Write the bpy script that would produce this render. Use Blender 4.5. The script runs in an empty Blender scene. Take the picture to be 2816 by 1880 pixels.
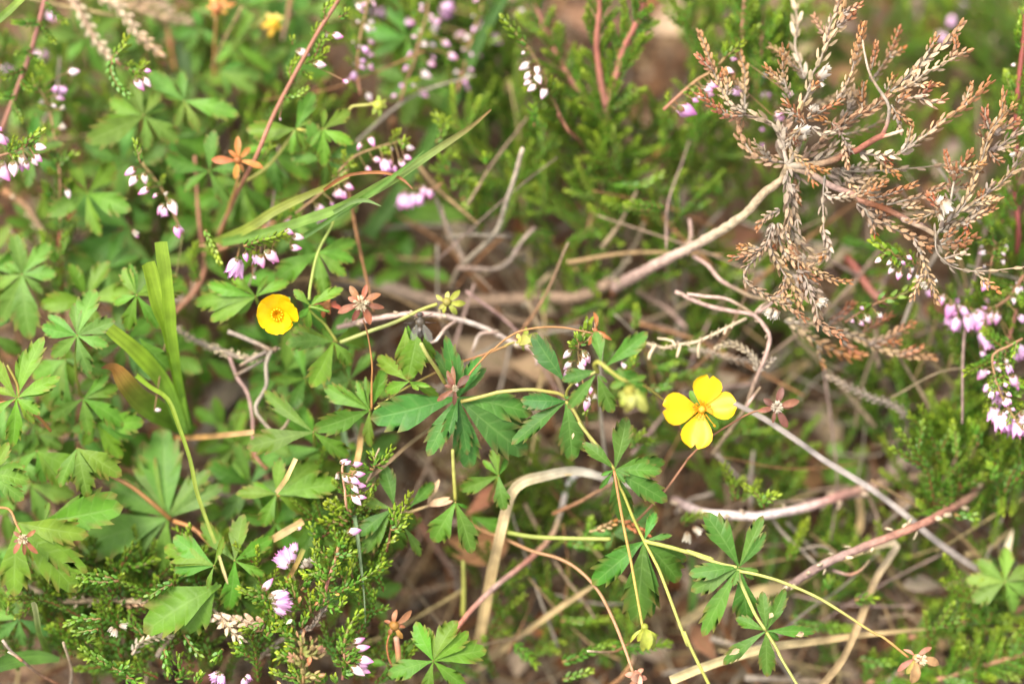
import bpy, math, random
from mathutils import Vector, Matrix, noise

random.seed(11)
R = random.Random(4)
# ------------------------------------------------------------------ camera
scene = bpy.context.scene
MM = 0.001
TILT = math.radians(20)            # camera leans 20 degrees off straight down
FOCUS = 380.0                      # mm, distance to the plane of sharp focus
SENSOR, LENS = 22.2, 55.0
FWD = Vector((0, math.sin(TILT), -math.cos(TILT)))
UP = Vector((0, math.cos(TILT), math.sin(TILT)))
RT = Vector((1, 0, 0))
CAM = Vector((0, -437.0 * math.sin(TILT), 437.0 * math.cos(TILT)))      # mm, above the soil
cam_d = bpy.data.cameras.new('camera')
cam = bpy.data.objects.new('camera', cam_d)
scene.collection.objects.link(cam)
cam.location = CAM * MM
cam.rotation_euler = (TILT, 0, 0)
cam_d.sensor_width = SENSOR
cam_d.lens = LENS
cam_d.clip_start = 0.01
cam_d.clip_end = 50
cam_d.dof.use_dof = True
cam_d.dof.focus_distance = FOCUS * MM
cam_d.dof.aperture_fstop = 3.2
scene.camera = cam

# ------------------------------------------------------------------ light
SUN_EL, SUN_AZ = math.radians(66), math.radians(-70)     # azimuth from +Y, clockwise
world = bpy.data.worlds.new('World')
scene.world = world
world.use_nodes = True
wn = world.node_tree
bg = wn.nodes['Background']
sky = wn.nodes.new('ShaderNodeTexSky')
sky.sky_type = 'NISHITA'
sky.sun_disc = False
sky.sun_elevation = SUN_EL
sky.sun_rotation = SUN_AZ
sky.air_density = 1.0
sky.dust_density = 4.0
hs = wn.nodes.new('ShaderNodeHueSaturation')
hs.inputs['Saturation'].default_value = 0.25
wn.links.new(sky.outputs[0], hs.inputs['Color'])
wn.links.new(hs.outputs[0], bg.inputs['Color'])
bg.inputs['Strength'].default_value = 0.15
sun_d = bpy.data.lights.new('sun', 'SUN')
sun_d.energy = 1.3
sun_d.angle = math.radians(16)
sun_d.color = (1.0, 0.93, 0.82)
sun = bpy.data.objects.new('sun', sun_d)
scene.collection.objects.link(sun)
sdir = Vector((math.sin(SUN_AZ) * math.cos(SUN_EL), math.cos(SUN_AZ) * math.cos(SUN_EL), math.sin(SUN_EL)))
sun.rotation_euler = (-sdir).to_track_quat('-Z', 'Y').to_euler()
sun.location = sdir
vs = scene.view_settings
vs.view_transform = 'Standard'
vs.look = 'None'
vs.exposure = 1.68
vs.gamma = 1.0
vs.use_curve_mapping = False
scene.render.engine = 'CYCLES'
scene.cycles.use_denoising = True
scene.cycles.max_bounces = 8
scene.cycles.transparent_max_bounces = 8

# ------------------------------------------------------------------ pixels -> places
# Tracing frames: (left, top, magnification) of the views of the photograph the shapes were read from.
FR = {'A': (0, 0, 2.447), 'B': (930, 0, 2.447), 'C': (1856, 0, 2.447), 'D': (0, 620, 2.447), 'E': (930, 620, 2.447),
      'F': (1856, 620, 2.447), 'G': (0, 1240, 2.447), 'H': (930, 1240, 2.447), 'I': (1856, 1240, 2.447),
      'J': (1896, 0, 4.894), 'K': (2336, 0, 4.894), 'L': (1896, 300, 4.894), 'M': (2336, 300, 4.894),
      'N': (1896, 600, 4.894), 'O': (2336, 600, 4.894), 'Q': (800, 760, 3.915), 'R': (1360, 840, 3.915),
      'S': (1400, 1140, 3.915), 'T': (1800, 1380, 3.915), 'U': (650, 1240, 3.915), 'V': (650, 1480, 3.915),
      'X': (0, 0, 1.0), 'Y': (0, 0, 0.8342)}
K0 = SENSOR / LENS / 2816.0


def at(px, py, d):
    """place (mm) seen at photo pixel px, py, d mm behind the plane of focus, kept above the soil"""
    v = FWD + RT * ((px - 1408) * K0) - UP * ((py - 940) * K0)
    z = FOCUS + d
    p = CAM + v * z
    if p.z < 1.0:
        p = CAM + v * ((1.0 - CAM.z) / v.z)
    return p


def pxmm(d=0.0):
    return K0 * (FOCUS + d)


def parse(s, d0=0.0):
    """'Q 10,20:3 30,40 R 5,6' -> list of (px, py, d) in photo pixels"""
    fr = 'X'
    out = []
    for tok in s.split():
        if tok in FR:
            fr = tok
            continue
        d = None
        if ':' in tok:
            tok, dd = tok.split(':')
            d = float(dd)
        x, y = tok.split(',')
        ox, oy, k = FR[fr]
        out.append([ox + float(x) / k, oy + float(y) / k, d])
    known = [i for i, p in enumerate(out) if p[2] is not None]
    for i, p in enumerate(out):
        if p[2] is None:
            lo = [k for k in known if k < i]
            hi = [k for k in known if k > i]
            if not known:
                p[2] = d0
            elif not lo:
                p[2] = out[hi[0]][2]
            elif not hi:
                p[2] = out[lo[-1]][2]
            else:
                a, b = lo[-1], hi[0]
                f = (i - a) / (b - a)
                p[2] = out[a][2] * (1 - f) + out[b][2] * f
    return out


def spline(pts, step):
    """Catmull-Rom through pts (Vectors), sampled about every step mm"""
    if len(pts) == 2:
        n = max(1, int((pts[1] - pts[0]).length / step))
        return [pts[0].lerp(pts[1], i / n) for i in range(n + 1)]
    P = [pts[0] * 2 - pts[1]] + list(pts) + [pts[-1] * 2 - pts[-2]]
    out = []
    for i in range(1, len(P) - 2):
        a, b, c, e = P[i - 1], P[i], P[i + 1], P[i + 2]
        n = max(2, int((c - b).length / step))
        for j in range(n):
            t = j / n
            out.append(0.5 * (2 * b + (c - a) * t + (2 * a - 5 * b + 4 * c - e) * t * t + (3 * b - a - 3 * c + e) * t ** 3))
    out.append(P[-2].copy())
    return out


def path(s, d0=0.0, step=1.0, wob=0.0):
    pts = [at(*p) for p in parse(s, d0)]
    sp = spline(pts, step)
    if wob:
        o = R.uniform(0, 99)
        for i, p in enumerate(sp):
            q = Vector((p.x * .12 + o, p.y * .12, p.z * .12))
            p += Vector((noise.noise(q), noise.noise(q + Vector((7, 3, 1))), noise.noise(q + Vector((1, 9, 4))))) * wob
    return sp


# ------------------------------------------------------------------ materials
def lin(h):
    """'#rrggbb' photographed colour -> linear"""
    h = h.lstrip('#')
    o = []
    for i in (0, 2, 4):
        c = int(h[i:i + 2], 16) / 255
        o.append(c / 12.92 if c <= .04045 else ((c + .055) / 1.055) ** 2.4)
    return Vector(o)


def fibres(m, su=5.0, sv=9.0, lo=.55, hi=1.25, stain=.5):
    """lengthwise fibres and blotchy stains, laid along the UV of a blade, multiplied into its colour and bump"""
    nt = m.node_tree
    N, L = nt.nodes, nt.links
    uv = N.new('ShaderNodeUVMap')
    uv.uv_map = 'UV'
    mp = N.new('ShaderNodeMapping')
    mp.inputs['Scale'].default_value = (su, sv, 1)
    L.new(uv.outputs[0], mp.inputs[0])
    oi = N.new('ShaderNodeObjectInfo')
    cb = N.new('ShaderNodeCombineXYZ')
    L.new(oi.outputs['Random'], cb.inputs[0])
    L.new(oi.outputs['Random'], cb.inputs[2])
    sc = N.new('ShaderNodeVectorMath')
    sc.operation = 'SCALE'
    sc.inputs['Scale'].default_value = 37.0
    L.new(cb.outputs[0], sc.inputs[0])
    L.new(sc.outputs[0], mp.inputs['Location'])
    nz = N.new('ShaderNodeTexNoise')
    nz.inputs['Scale'].default_value = 1.0
    nz.inputs['Detail'].default_value = 4
    L.new(mp.outputs[0], nz.inputs['Vector'])
    mr = N.new('ShaderNodeMapRange')
    mr.inputs[1].default_value = .3
    mr.inputs[2].default_value = .7
    mr.inputs[3].default_value = lo
    mr.inputs[4].default_value = hi
    L.new(nz.outputs[0], mr.inputs[0])
    tc = N.new('ShaderNodeTexCoord')
    n2 = N.new('ShaderNodeTexNoise')
    n2.inputs['Scale'].default_value = 260
    n2.inputs['Detail'].default_value = 4
    L.new(tc.outputs['Object'], n2.inputs['Vector'])
    m2 = N.new('ShaderNodeMapRange')
    m2.inputs[1].default_value = .35
    m2.inputs[2].default_value = .6
    m2.inputs[3].default_value = 1 - stain
    m2.inputs[4].default_value = 1.05
    L.new(n2.outputs[0], m2.inputs[0])
    mu = N.new('ShaderNodeMath')
    mu.operation = 'MULTIPLY'
    L.new(mr.outputs[0], mu.inputs[0])
    L.new(m2.outputs[0], mu.inputs[1])
    pb = N['Principled BSDF']
    src = pb.inputs['Base Color'].links[0].from_socket
    vm = N.new('ShaderNodeVectorMath')
    vm.operation = 'SCALE'
    L.new(src, vm.inputs[0])
    L.new(mu.outputs[0], vm.inputs['Scale'])
    L.new(vm.outputs[0], pb.inputs['Base Color'])
    for n in N:
        if n.type == 'BSDF_TRANSLUCENT':
            L.new(vm.outputs[0], n.inputs['Color'])
    return m


def material(name, rough=0.55, spec=0.35, transl=0.0, nscale=900.0, namt=0.35, bump=0.0, bscale=2500.0, vein=False, rnd=0.18, sheen=0.0):
    m = bpy.data.materials.new(name)
    m.use_nodes = True
    nt = m.node_tree
    N, L = nt.nodes, nt.links
    pb = N['Principled BSDF']
    out = N['Material Output']
    at_ = N.new('ShaderNodeAttribute')
    at_.attribute_name = 'Col'
    tc = N.new('ShaderNodeTexCoord')
    nz = N.new('ShaderNodeTexNoise')
    nz.inputs['Scale'].default_value = nscale
    nz.inputs['Detail'].default_value = 3
    L.new(tc.outputs['Object'], nz.inputs['Vector'])
    mr = N.new('ShaderNodeMapRange')
    mr.inputs[1].default_value = .25
    mr.inputs[2].default_value = .75
    mr.inputs[3].default_value = 1 - namt
    mr.inputs[4].default_value = 1 + namt
    L.new(nz.outputs[0], mr.inputs[0])
    oi = N.new('ShaderNodeObjectInfo')
    hsv = N.new('ShaderNodeHueSaturation')
    r1 = N.new('ShaderNodeMapRange')
    r1.inputs[3].default_value = 1 - rnd
    r1.inputs[4].default_value = 1 + rnd
    L.new(oi.outputs['Random'], r1.inputs[0])
    mul = N.new('ShaderNodeMath')
    mul.operation = 'MULTIPLY'
    L.new(r1.outputs[0], mul.inputs[0])
    L.new(mr.outputs[0], mul.inputs[1])
    L.new(mul.outputs[0], hsv.inputs['Value'])
    r2 = N.new('ShaderNodeMapRange')
    r2.inputs[3].default_value = .5 - rnd * .07
    r2.inputs[4].default_value = .5 + rnd * .07
    m2 = N.new('ShaderNodeMath')
    m2.operation = 'MULTIPLY_ADD'
    m2.inputs[1].default_value = 7.31
    m2.inputs[2].default_value = .37
    fr = N.new('ShaderNodeMath')
    fr.operation = 'FRACT'
    L.new(oi.outputs['Random'], m2.inputs[0])
    L.new(m2.outputs[0], fr.inputs[0])
    L.new(fr.outputs[0], r2.inputs[0])
    L.new(r2.outputs[0], hsv.inputs['Hue'])
    L.new(at_.outputs['Color'], hsv.inputs['Color'])
    col = hsv.outputs[0]
    height = None
    if vein:
        uv = N.new('ShaderNodeUVMap')
        uv.uv_map = 'UV'
        sx = N.new('ShaderNodeSeparateXYZ')
        L.new(uv.outputs[0], sx.inputs[0])
        ab = N.new('ShaderNodeMath')
        ab.operation = 'ABSOLUTE'
        L.new(sx.outputs[1], ab.inputs[0])          # |v|: 0 at the midrib, 1 at the edge
        mid = N.new('ShaderNodeMapRange')
        mid.inputs[1].default_value = .02
        mid.inputs[2].default_value = .12
        mid.inputs[3].default_value = 1
        mid.inputs[4].default_value = 0
        L.new(ab.outputs[0], mid.inputs[0])
        ph = N.new('ShaderNodeMath')
        ph.operation = 'MULTIPLY'
        ph.inputs[1].default_value = 6.2832 * 7
        L.new(sx.outputs[0], ph.inputs[0])
        sn = N.new('ShaderNodeMath')
        sn.operation = 'COSINE'
        L.new(ph.outputs[0], sn.inputs[0])
        lv = N.new('ShaderNodeMapRange')
        lv.inputs[1].default_value = .55
        lv.inputs[2].default_value = 1.0
        lv.inputs[3].default_value = 0
        lv.inputs[4].default_value = .55
        L.new(sn.outputs[0], lv.inputs[0])
        mx = N.new('ShaderNodeMath')
        mx.operation = 'MAXIMUM'
        L.new(mid.outputs[0], mx.inputs[0])
        L.new(lv.outputs[0], mx.inputs[1])
        cm = N.new('ShaderNodeMixRGB')
        cm.blend_type = 'MIX'
        sc = N.new('ShaderNodeMath')
        sc.operation = 'MULTIPLY'
        sc.inputs[1].default_value = .15
        L.new(mx.outputs[0], sc.inputs[0])
        L.new(sc.outputs[0], cm.inputs[0])
        L.new(col, cm.inputs[1])
        cm.inputs[2].default_value = (.30, .42, .13, 1)
        col = cm.outputs[0]
        inv = N.new('ShaderNodeMath')
        inv.operation = 'MULTIPLY'
        inv.inputs[1].default_value = -1.0
        L.new(mx.outputs[0], inv.inputs[0])
        height = inv.outputs[0]
    L.new(col, pb.inputs['Base Color'])
    pb.inputs['Roughness'].default_value = rough
    pb.inputs['Specular IOR Level'].default_value = spec
    if bump or vein:
        bp = N.new('ShaderNodeBump')
        bp.inputs['Strength'].default_value = bump or .5
        bp.inputs['Distance'].default_value = .00025
        n2 = N.new('ShaderNodeTexNoise')
        n2.inputs['Scale'].default_value = bscale
        n2.inputs['Detail'].default_value = 2
        L.new(tc.outputs['Object'], n2.inputs['Vector'])
        if height:
            ad = N.new('ShaderNodeMath')
            ad.operation = 'ADD'
            L.new(height, ad.inputs[0])
            L.new(n2.outputs[0], ad.inputs[1])
            L.new(ad.outputs[0], bp.inputs['Height'])
        else:
            L.new(n2.outputs[0], bp.inputs['Height'])
        L.new(bp.outputs[0], pb.inputs['Normal'])
    if transl:
        tr = N.new('ShaderNodeBsdfTranslucent')
        L.new(col, tr.inputs['Color'])
        ms = N.new('ShaderNodeMixShader')
        ms.inputs[0].default_value = transl
        L.new(pb.outputs[0], ms.inputs[1])
        L.new(tr.outputs[0], ms.inputs[2])
        L.new(ms.outputs[0], out.inputs['Surface'])
    return m


M_LEAF = material('leaf', rough=.5, spec=.28, transl=.32, nscale=350, namt=.22, vein=True, bump=.22)
M_BLADE = material('grass_blade', rough=.5, spec=.28, transl=.5, nscale=500, namt=.18, bump=.2)
M_HEATH = material('heather_leaf', rough=.42, spec=.35, transl=.2, nscale=600, namt=.25)
M_STEM = material('stem', rough=.5, spec=.4, nscale=700, namt=.2, bump=.35)
M_BARK = material('bark', rough=.8, spec=.2, nscale=900, namt=.4, bump=.9, bscale=1800)
M_DRY = material('dry_scale', rough=.55, spec=.4, transl=.08, nscale=900, namt=.3, bump=.3)
M_PETAL = material('petal', rough=.42, spec=.35, transl=.3, nscale=700, namt=.13, rnd=.06, bump=.12, bscale=1500)
M_BELL = material('heather_petal', rough=.4, spec=.4, transl=.3, nscale=900, namt=.1, rnd=.12)
M_STRAW = fibres(material('straw', rough=.6, spec=.25, transl=.12, nscale=500, namt=.15, bump=.3), 2.0, 7.0, .6, 1.2, .42)
fibres(M_BLADE, 1.5, 6.0, .78, 1.15, .18)
M_DEAD = material('dead_leaf', rough=.7, spec=.25, transl=.12, nscale=260, namt=.4, vein=True, bump=.6)
M_INSECT = material('insect', rough=.35, spec=.5, nscale=1500, namt=.5, bump=.6)
M_SOIL = material('soil', rough=.95, spec=.1, nscale=220, namt=.5, bump=1.0, bscale=900, rnd=0)

m = bpy.data.materials.new('wing')
m.use_nodes = True
pb = m.node_tree.nodes['Principled BSDF']
pb.inputs['Base Color'].default_value = (.16, .15, .12, 1)
pb.inputs['Roughness'].default_value = .25
pb.inputs['Alpha'].default_value = .5
M_WING = m


# ------------------------------------------------------------------ mesh builder
class MB:
    def __init__(s):
        s.v, s.f, s.c, s.uv = [], [], [], []

    def add(s, vs, fs, cs, uvs=None):
        o = len(s.v)
        s.v += vs
        s.f += [tuple(i + o for i in f) for f in fs]
        s.c += cs if isinstance(cs, list) else [cs] * len(vs)
        s.uv += uvs or [(0, .5)] * len(vs)

    def mesh(s, name, mat, smooth=True, origin=None):
        me = bpy.data.meshes.new(name)
        o = origin or Vector((0, 0, 0))
        me.from_pydata([((p[0] - o[0]) * MM, (p[1] - o[1]) * MM, (p[2] - o[2]) * MM) for p in s.v], [], s.f)
        ca = me.color_attributes.new('Col', 'FLOAT_COLOR', 'POINT')
        flat = []
        for c in s.c:
            flat += (max(c[0], 0), max(c[1], 0), max(c[2], 0), 1.0)
        ca.data.foreach_set('color', flat)
        ul = me.uv_layers.new(name='UV')
        idx = [0] * len(me.loops)
        me.loops.foreach_get('vertex_index', idx)
        fu = []
        for i in idx:
            fu += s.uv[i]
        ul.data.foreach_set('uv', fu)
        if smooth:
            me.polygons.foreach_set('use_smooth', [True] * len(me.polygons))
        me.materials.append(mat)
        me.update()
        return me


def link(name, me, parent=None, kind=None, loc=None):
    o = bpy.data.objects.new(name, me)
    scene.collection.objects.link(o)
    if parent is not None:
        o.parent = parent
        # parents only translate, so a plain offset keeps world-space vertices in place
        q, off = parent, Vector((0, 0, 0))
        while q is not None:
            off += q.location
            q = q.parent
        o.location = (Vector((0, 0, 0)) if loc is None else loc) - off
    elif loc is not None:
        o.location = loc
    if kind:
        o['kind'] = kind
    return o


def tag(o, label, cat, group=None):
    o['label'] = label
    o['category'] = cat
    if group:
        o['group'] = group
    return o


def thing(name, label, cat, p, group=None):
    o = bpy.data.objects.new(name, None)
    scene.collection.objects.link(o)
    o.empty_display_size = .005
    o.location = Vector((p[0], p[1], 0)) * MM
    return tag(o, label, cat, group)


def obj(name, mb, mat, parent=None, kind=None, smooth=True):
    """one mesh object; a top-level one gets its origin at its first vertex"""
    org = Vector(mb.v[0])
    return link(name, mb.mesh(name, mat, smooth, org), parent, kind, loc=org * MM)


def mixc(a, b, t):
    t = min(1, max(0, t))
    return Vector(a) * (1 - t) + Vector(b) * t


def ramp(cols, t):
    if not isinstance(cols, (list, tuple)):
        return cols
    if len(cols) == 1:
        return cols[0]
    x = min(.9999, max(0, t)) * (len(cols) - 1)
    i = int(x)
    return mixc(cols[i], cols[i + 1], x - i)


def frames(pts):
    """tangents and parallel-transported normals along a polyline"""
    n = len(pts)
    T = []
    for i in range(n):
        a, b = pts[max(0, i - 1)], pts[min(n - 1, i + 1)]
        t = b - a
        T.append(t.normalized() if t.length > 1e-9 else Vector((0, 0, 1)))
    u = T[0].cross(FWD)
    if u.length < 1e-3:
        u = T[0].cross(RT)
    u.normalize()
    U = [u]
    for i in range(1, n):
        u = U[-1] - T[i] * U[-1].dot(T[i])
        u.normalize()
        U.append(u)
    return T, U


def tube(mb, pts, r0, r1, cols, n=6, lump=0.0):
    T, U = frames(pts)
    vs, fs, cs, uv = [], [], [], []
    m_ = len(pts)
    for i, p in enumerate(pts):
        t = i / max(1, m_ - 1)
        r = r0 * (1 - t) + r1 * t
        w = T[i].cross(U[i])
        c = ramp(cols, t)
        for k in range(n):
            a = 2 * math.pi * k / n
            rr = r * (1 + lump * R.uniform(-1, 1))
            vs.append(p + (U[i] * math.cos(a) + w * math.sin(a)) * rr)
            cs.append(c)
            uv.append((t, .5))
        if i:
            for k in range(n):
                a0, b0 = (i - 1) * n + k, (i - 1) * n + (k + 1) % n
                fs.append((a0, b0, b0 + n, a0 + n))
    vs += [pts[0].copy(), pts[-1] + T[-1] * r1 * .6]
    cs += [ramp(cols, 0), ramp(cols, 1)]
    uv += [(0, .5), (1, .5)]
    c0, c1 = m_ * n, m_ * n + 1
    for k in range(n):
        fs.append((c0, (k + 1) % n, k))
        fs.append((c1, (m_ - 1) * n + k, (m_ - 1) * n + (k + 1) % n))
    mb.add(vs, fs, cs, uv)


TOCAM = -FWD
UPZ = Vector((0, 0, 1))

# rows of a toothed leaflet: (t at midrib, t at edge, half width)
TOOTH = [(0, 0, .05), (.12, .14, .20), (.26, .31, .46), (.40, .48, .76), (.50, .61, .96), (.575, .745, 1.04), (.61, .70, .84), (.71, .885, .86), (.755, .835, .58),
         (.86, .94, .40), (1.0, 1.0, .03)]
TOOTH4 = [(0, 0, .05), (.12, .14, .22), (.24, .29, .50), (.35, .42, .76), (.43, .56, .96), (.465, .535, .84), (.54, .70, 1.06), (.585, .665, .86), (.68, .86, .90), (.725, .80, .60),
          (.84, .93, .42), (1.0, 1.0, .03)]
PLAIN = [(0, 0, .05), (.12, .14, .30), (.28, .32, .65), (.45, .50, .92), (.60, .66, 1.0), (.76, .81, .82), (.9, .93, .45), (1, 1, .03)]


def leaflet(mb, base, tip, wr, col, tipcol=None, fold=.35, bend=.12, roll=0.0, rows=TOOTH, facing=None, ncol=2, asym=0.0, edge=None):
    """one leaf blade from base to tip, wr = width / length, folded along its midrib and arched"""
    ax = tip - base
    ln = ax.length
    if ln < 1e-6:
        return
    a = ax / ln
    n0 = (facing or (TOCAM * .7 + UPZ * .5)).normalized()
    s_ = a.cross(n0)
    if s_.length < 1e-3:
        s_ = a.cross(RT)
    s_.normalize()
    n = s_.cross(a).normalized()
    if roll:
        q = Matrix.Rotation(roll, 3, a)
        s_, n = q @ s_, q @ n
    hw = wr * ln * .5
    vs, fs, cs, uv = [], [], [], []
    rw = [(tm, te, w * R.uniform(.94, 1.06)) for tm, te, w in rows]
    nc = 2 * ncol + 1
    for (tm, te, w) in rw:
        for k in range(-ncol, ncol + 1):
            v = k / ncol
            av = abs(v)
            t = tm * (1 - av) + te * av
            x = v * w * hw * (1 + asym * v)
            z = fold * abs(x) * (1 - .35 * av) + bend * ln * 4 * t * (1 - t) * .5 - bend * ln * .25 * t * t
            vs.append(base + a * (t * ln) + s_ * x + n * z)
            c = col * (1.0 + .10 * (1 - av) * (1 if av < .3 else 0))
            if edge is not None and av > .9:
                c = mixc(c, edge, .5)
            if tipcol is not None and ((av > .9 and te - tm > .135) or t > .97):
                c = mixc(c, tipcol, .6)
            cs.append(c)
            uv.append((t - .35 * av * 0 + (0 if True else 0), v))
    for i in range(len(rw) - 1):
        for k in range(nc - 1):
            o = i * nc + k
            fs.append((o, o + 1, o + nc + 1, o + nc))
    # UV u follows the rows so the side veins run forward from the midrib
    uv = []
    for i, (tm, te, w) in enumerate(rw):
        for k in range(-ncol, ncol + 1):
            uv.append((tm, k / ncol))
    mb.add(vs, fs, cs, uv)


# ------------------------------------------------------------------ colours (linear albedos)
def C(r, g, b):
    return Vector((r, g, b))


GRN = C(.092, .200, .016)        # tormentil leaf
GRN_D = C(.055, .145, .020)       # darker, bluish leaf
GRN_Y = C(.140, .255, .016)      # young yellow-green leaf
GRN_P = C(.125, .228, .042)      # pale underside
HGRN = C(.078, .185, .014)       # heather green
HTIP = C(.275, .335, .016)
HRED = C(.230, .060, .035)
TAN = C(.370, .232, .115)
TANG = C(.300, .212, .130)
GREY = C(.275, .225, .170)
PALE = C(.500, .385, .250)
ORNG = C(.330, .115, .030)
BROWN = C(.120, .055, .026)
RUST = C(.260, .085, .030)
STRAW = C(.480, .350, .160)
YSTEM = C(.300, .270, .050)
OSTEM = C(.330, .150, .045)
PINKW = C(.500, .330, .270)
REDT = C(.220, .075, .030)
YELLOW = C(.86, .52, .006)


# ------------------------------------------------------------------ builders of plant parts
def scale_leaf(mb, p, d, out, l, w, col, tipc):
    """one tiny keeled heather leaf, blunt at its end: base p, pointing d, keel towards out"""
    s_ = d.cross(out)
    m1, m2 = p + d * (l * .32), p + d * (l * .78)
    h = w * .5
    mb.add([p.copy(), m1 + s_ * h, m1 - s_ * h, m1 + out * w * .5, m2 + s_ * h * .78, m2 - s_ * h * .78, m2 + out * w * .42, p + d * l + out * w * .1],
           [(0, 3, 1), (0, 2, 3), (1, 3, 6, 4), (3, 2, 5, 6), (4, 6, 7), (6, 5, 7), (0, 1, 4, 7, 5, 2)],
           [col * .85, col, col, col * 1.08, col, col, mixc(col, tipc, .5), tipc])


def resample(pts, step):
    out = [pts[0].copy()]
    need = step
    for a, b in zip(pts, pts[1:]):
        L_ = (b - a).length
        x = need
        while x <= L_:
            out.append(a.lerp(b, x / L_))
            x += step
        need = x - L_
    return out


def scale_leaves(mb, pts, w, cols, tipcol, spacing=.40, ang=31, wl=.50, shrink=.85, jit=.15, twist=0.0, sparse=0.0, lf=.72):
    """pairs of scale leaves set crosswise along pts; w = full width (mm) of the leafy twig"""
    l0 = w * lf
    r0 = max(w * .04, w * .48 - l0 * math.sin(math.radians(ang)))
    sp = resample(pts, l0 * spacing)
    if len(sp) < 3:
        sp = [pts[0].lerp(pts[-1], i / 3) for i in range(4)]
    T, U = frames(sp)
    n = len(sp)
    rot = R.uniform(0, 6.28)
    for i, p in enumerate(sp):
        t = i / (n - 1)
        k = 1.0 if t < .75 else 1 - (1 - shrink) * (t - .75) / .25
        W_ = T[i].cross(U[i])
        c0 = ramp(cols, t)
        for side in (0, 1):
            if sparse and R.random() < sparse:
                continue
            a = rot + (i % 2) * 1.5708 + side * 3.1416 + R.uniform(-.3, .3)
            o = U[i] * math.cos(a) + W_ * math.sin(a)
            aa = math.radians(ang * (1 - .45 * max(0, t - .7) / .3)) * R.uniform(.75, 1.3)
            d = (T[i] * math.cos(aa) + o * math.sin(aa)).normalized()
            oo = (o - d * o.dot(d)).normalized()
            c = c0 * R.uniform(1 - jit, 1 + jit)
            l = l0 * k * R.uniform(.85, 1.15)
            scale_leaf(mb, p + o * r0 * .8, d, oo, l, l * wl, c, mixc(c, tipcol, .18 + .5 * max(0, t - .8) / .2))
        rot += twist


def shoot(parent, pts, wpx, d, cols=None, tipcol=None, stem=None, spacing=.40, ang=31, split=True, mat=None, name='shoot', sparse=0.0, wl=.50, stemr=.16, lf=.72):
    w = wpx * 1.12 * pxmm(d)
    cols = cols or [HGRN * .85, HGRN, mixc(HGRN, HTIP, .55)]
    tipcol = tipcol if tipcol is not None else HTIP
    stem = stem or [mixc(HRED, HGRN, .3), mixc(HRED, HGRN, .8)]
    mb = MB()
    tube(mb, pts, w * stemr, w * stemr * .6, stem, n=5)
    if split:
        o = obj(name, mb, M_STEM, parent)
        mb = MB()
        scale_leaves(mb, pts, w, cols, tipcol, spacing, ang, sparse=sparse, wl=wl, lf=lf)
        obj('scale_leaves', mb, mat or M_HEATH, o, kind='stuff', smooth=False)
    else:
        scale_leaves(mb, pts, w, cols, tipcol, spacing, ang, sparse=sparse, wl=wl, lf=lf)
        o = obj(name, mb, mat or M_HEATH, parent, smooth=False)
    return o


def lobes_mesh(n, prof, cols, wid, phase, mb, rows=6, up=1.0):
    for k in range(n):
        a0 = phase + 2 * math.pi * k / n
        vs, cs, fs = [], [], []
        for i, (z, r) in enumerate(prof):
            t = i / (len(prof) - 1)
            hw = wid[i] * math.pi / n
            for j in (-1, 0, 1):
                a = a0 + j * hw
                rr = r * (1 + (.05 if j == 0 else 0))
                vs.append(Vector((math.cos(a) * rr, math.sin(a) * rr, z)))
                cs.append(ramp(cols, t))
        for i in range(len(prof) - 1):
            for j in range(2):
                o = i * 3 + j
                fs.append((o, o + 1, o + 4, o + 3))
        mb.add(vs, fs, cs)


def bell_mesh(kind):
    mb = MB()
    PALEP = {'w': [C(.80, .70, .56), C(.86, .76, .72), C(.82, .48, .62)], 'p': [C(.80, .60, .56), C(.86, .58, .72), C(.70, .17, .46)],
             'o': [C(.74, .54, .62), C(.80, .52, .72), C(.68, .30, .58)], 'm': [C(.76, .48, .60), C(.74, .36, .62), C(.60, .17, .46)],
             'd': [C(.30, .22, .14), C(.46, .39, .30), C(.54, .48, .39)]}[kind]
    if kind in 'wpm':
        n = 14
        prof = [(0, .05), (.05, .13), (.16, .21), (.34, .26), (.55, .245), (.75, .17), (.9, .085), (1.0, .012)]
        vs, cs, fs = [], [], []
        for i, (z, r) in enumerate(prof):
            for k in range(n):
                a = 2 * math.pi * k / n
                rr = r * (1 + .10 * math.cos(4 * a + z * 2.2))
                vs.append(Vector((math.cos(a) * rr, math.sin(a) * rr, z)))
                cs.append(ramp(PALEP, z))
            if i:
                for k in range(n):
                    a, b = (i - 1) * n + k, (i - 1) * n + (k + 1) % n
                    fs.append((a, b, b + n, a + n))
        mb.add(vs, fs, cs)
    else:
        e = 1.25 if kind == 'd' else 1.0
        lobes_mesh(4, [(0, .05), (.12, .20), (.36, .29), (.62, .27), (.84, .24 * e), (1.0, .28 * e)], PALEP, [.6, .95, 1.0, .9, .6, .05], 0, mb)
        lobes_mesh(4, [(0, .05), (.12, .23), (.36, .33), (.62, .34), (.84, .34 * e), (1.04, .40 * e)], PALEP, [.5, .8, .8, .62, .4, .04], .785, mb)
        if kind == 'o':
            tube(mb, [Vector((0, 0, .1)), Vector((.02, .02, 1.12))], .02, .03, [C(.6, .4, .5), C(.45, .08, .2)], n=5)
    cal = [C(.10, .14, .03), C(.24, .10, .05)] if kind != 'd' else [BROWN, TAN]
    lobes_mesh(4, [(-.04, .06), (.08, .2), (.22, .285), (.34, .25)], cal, [.7, .9, .7, .05], .4, mb)
    me = mb.mesh('heather_bell', M_BELL)
    return me


BELL = {k: bell_mesh(k) for k in 'wpmod'}


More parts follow.
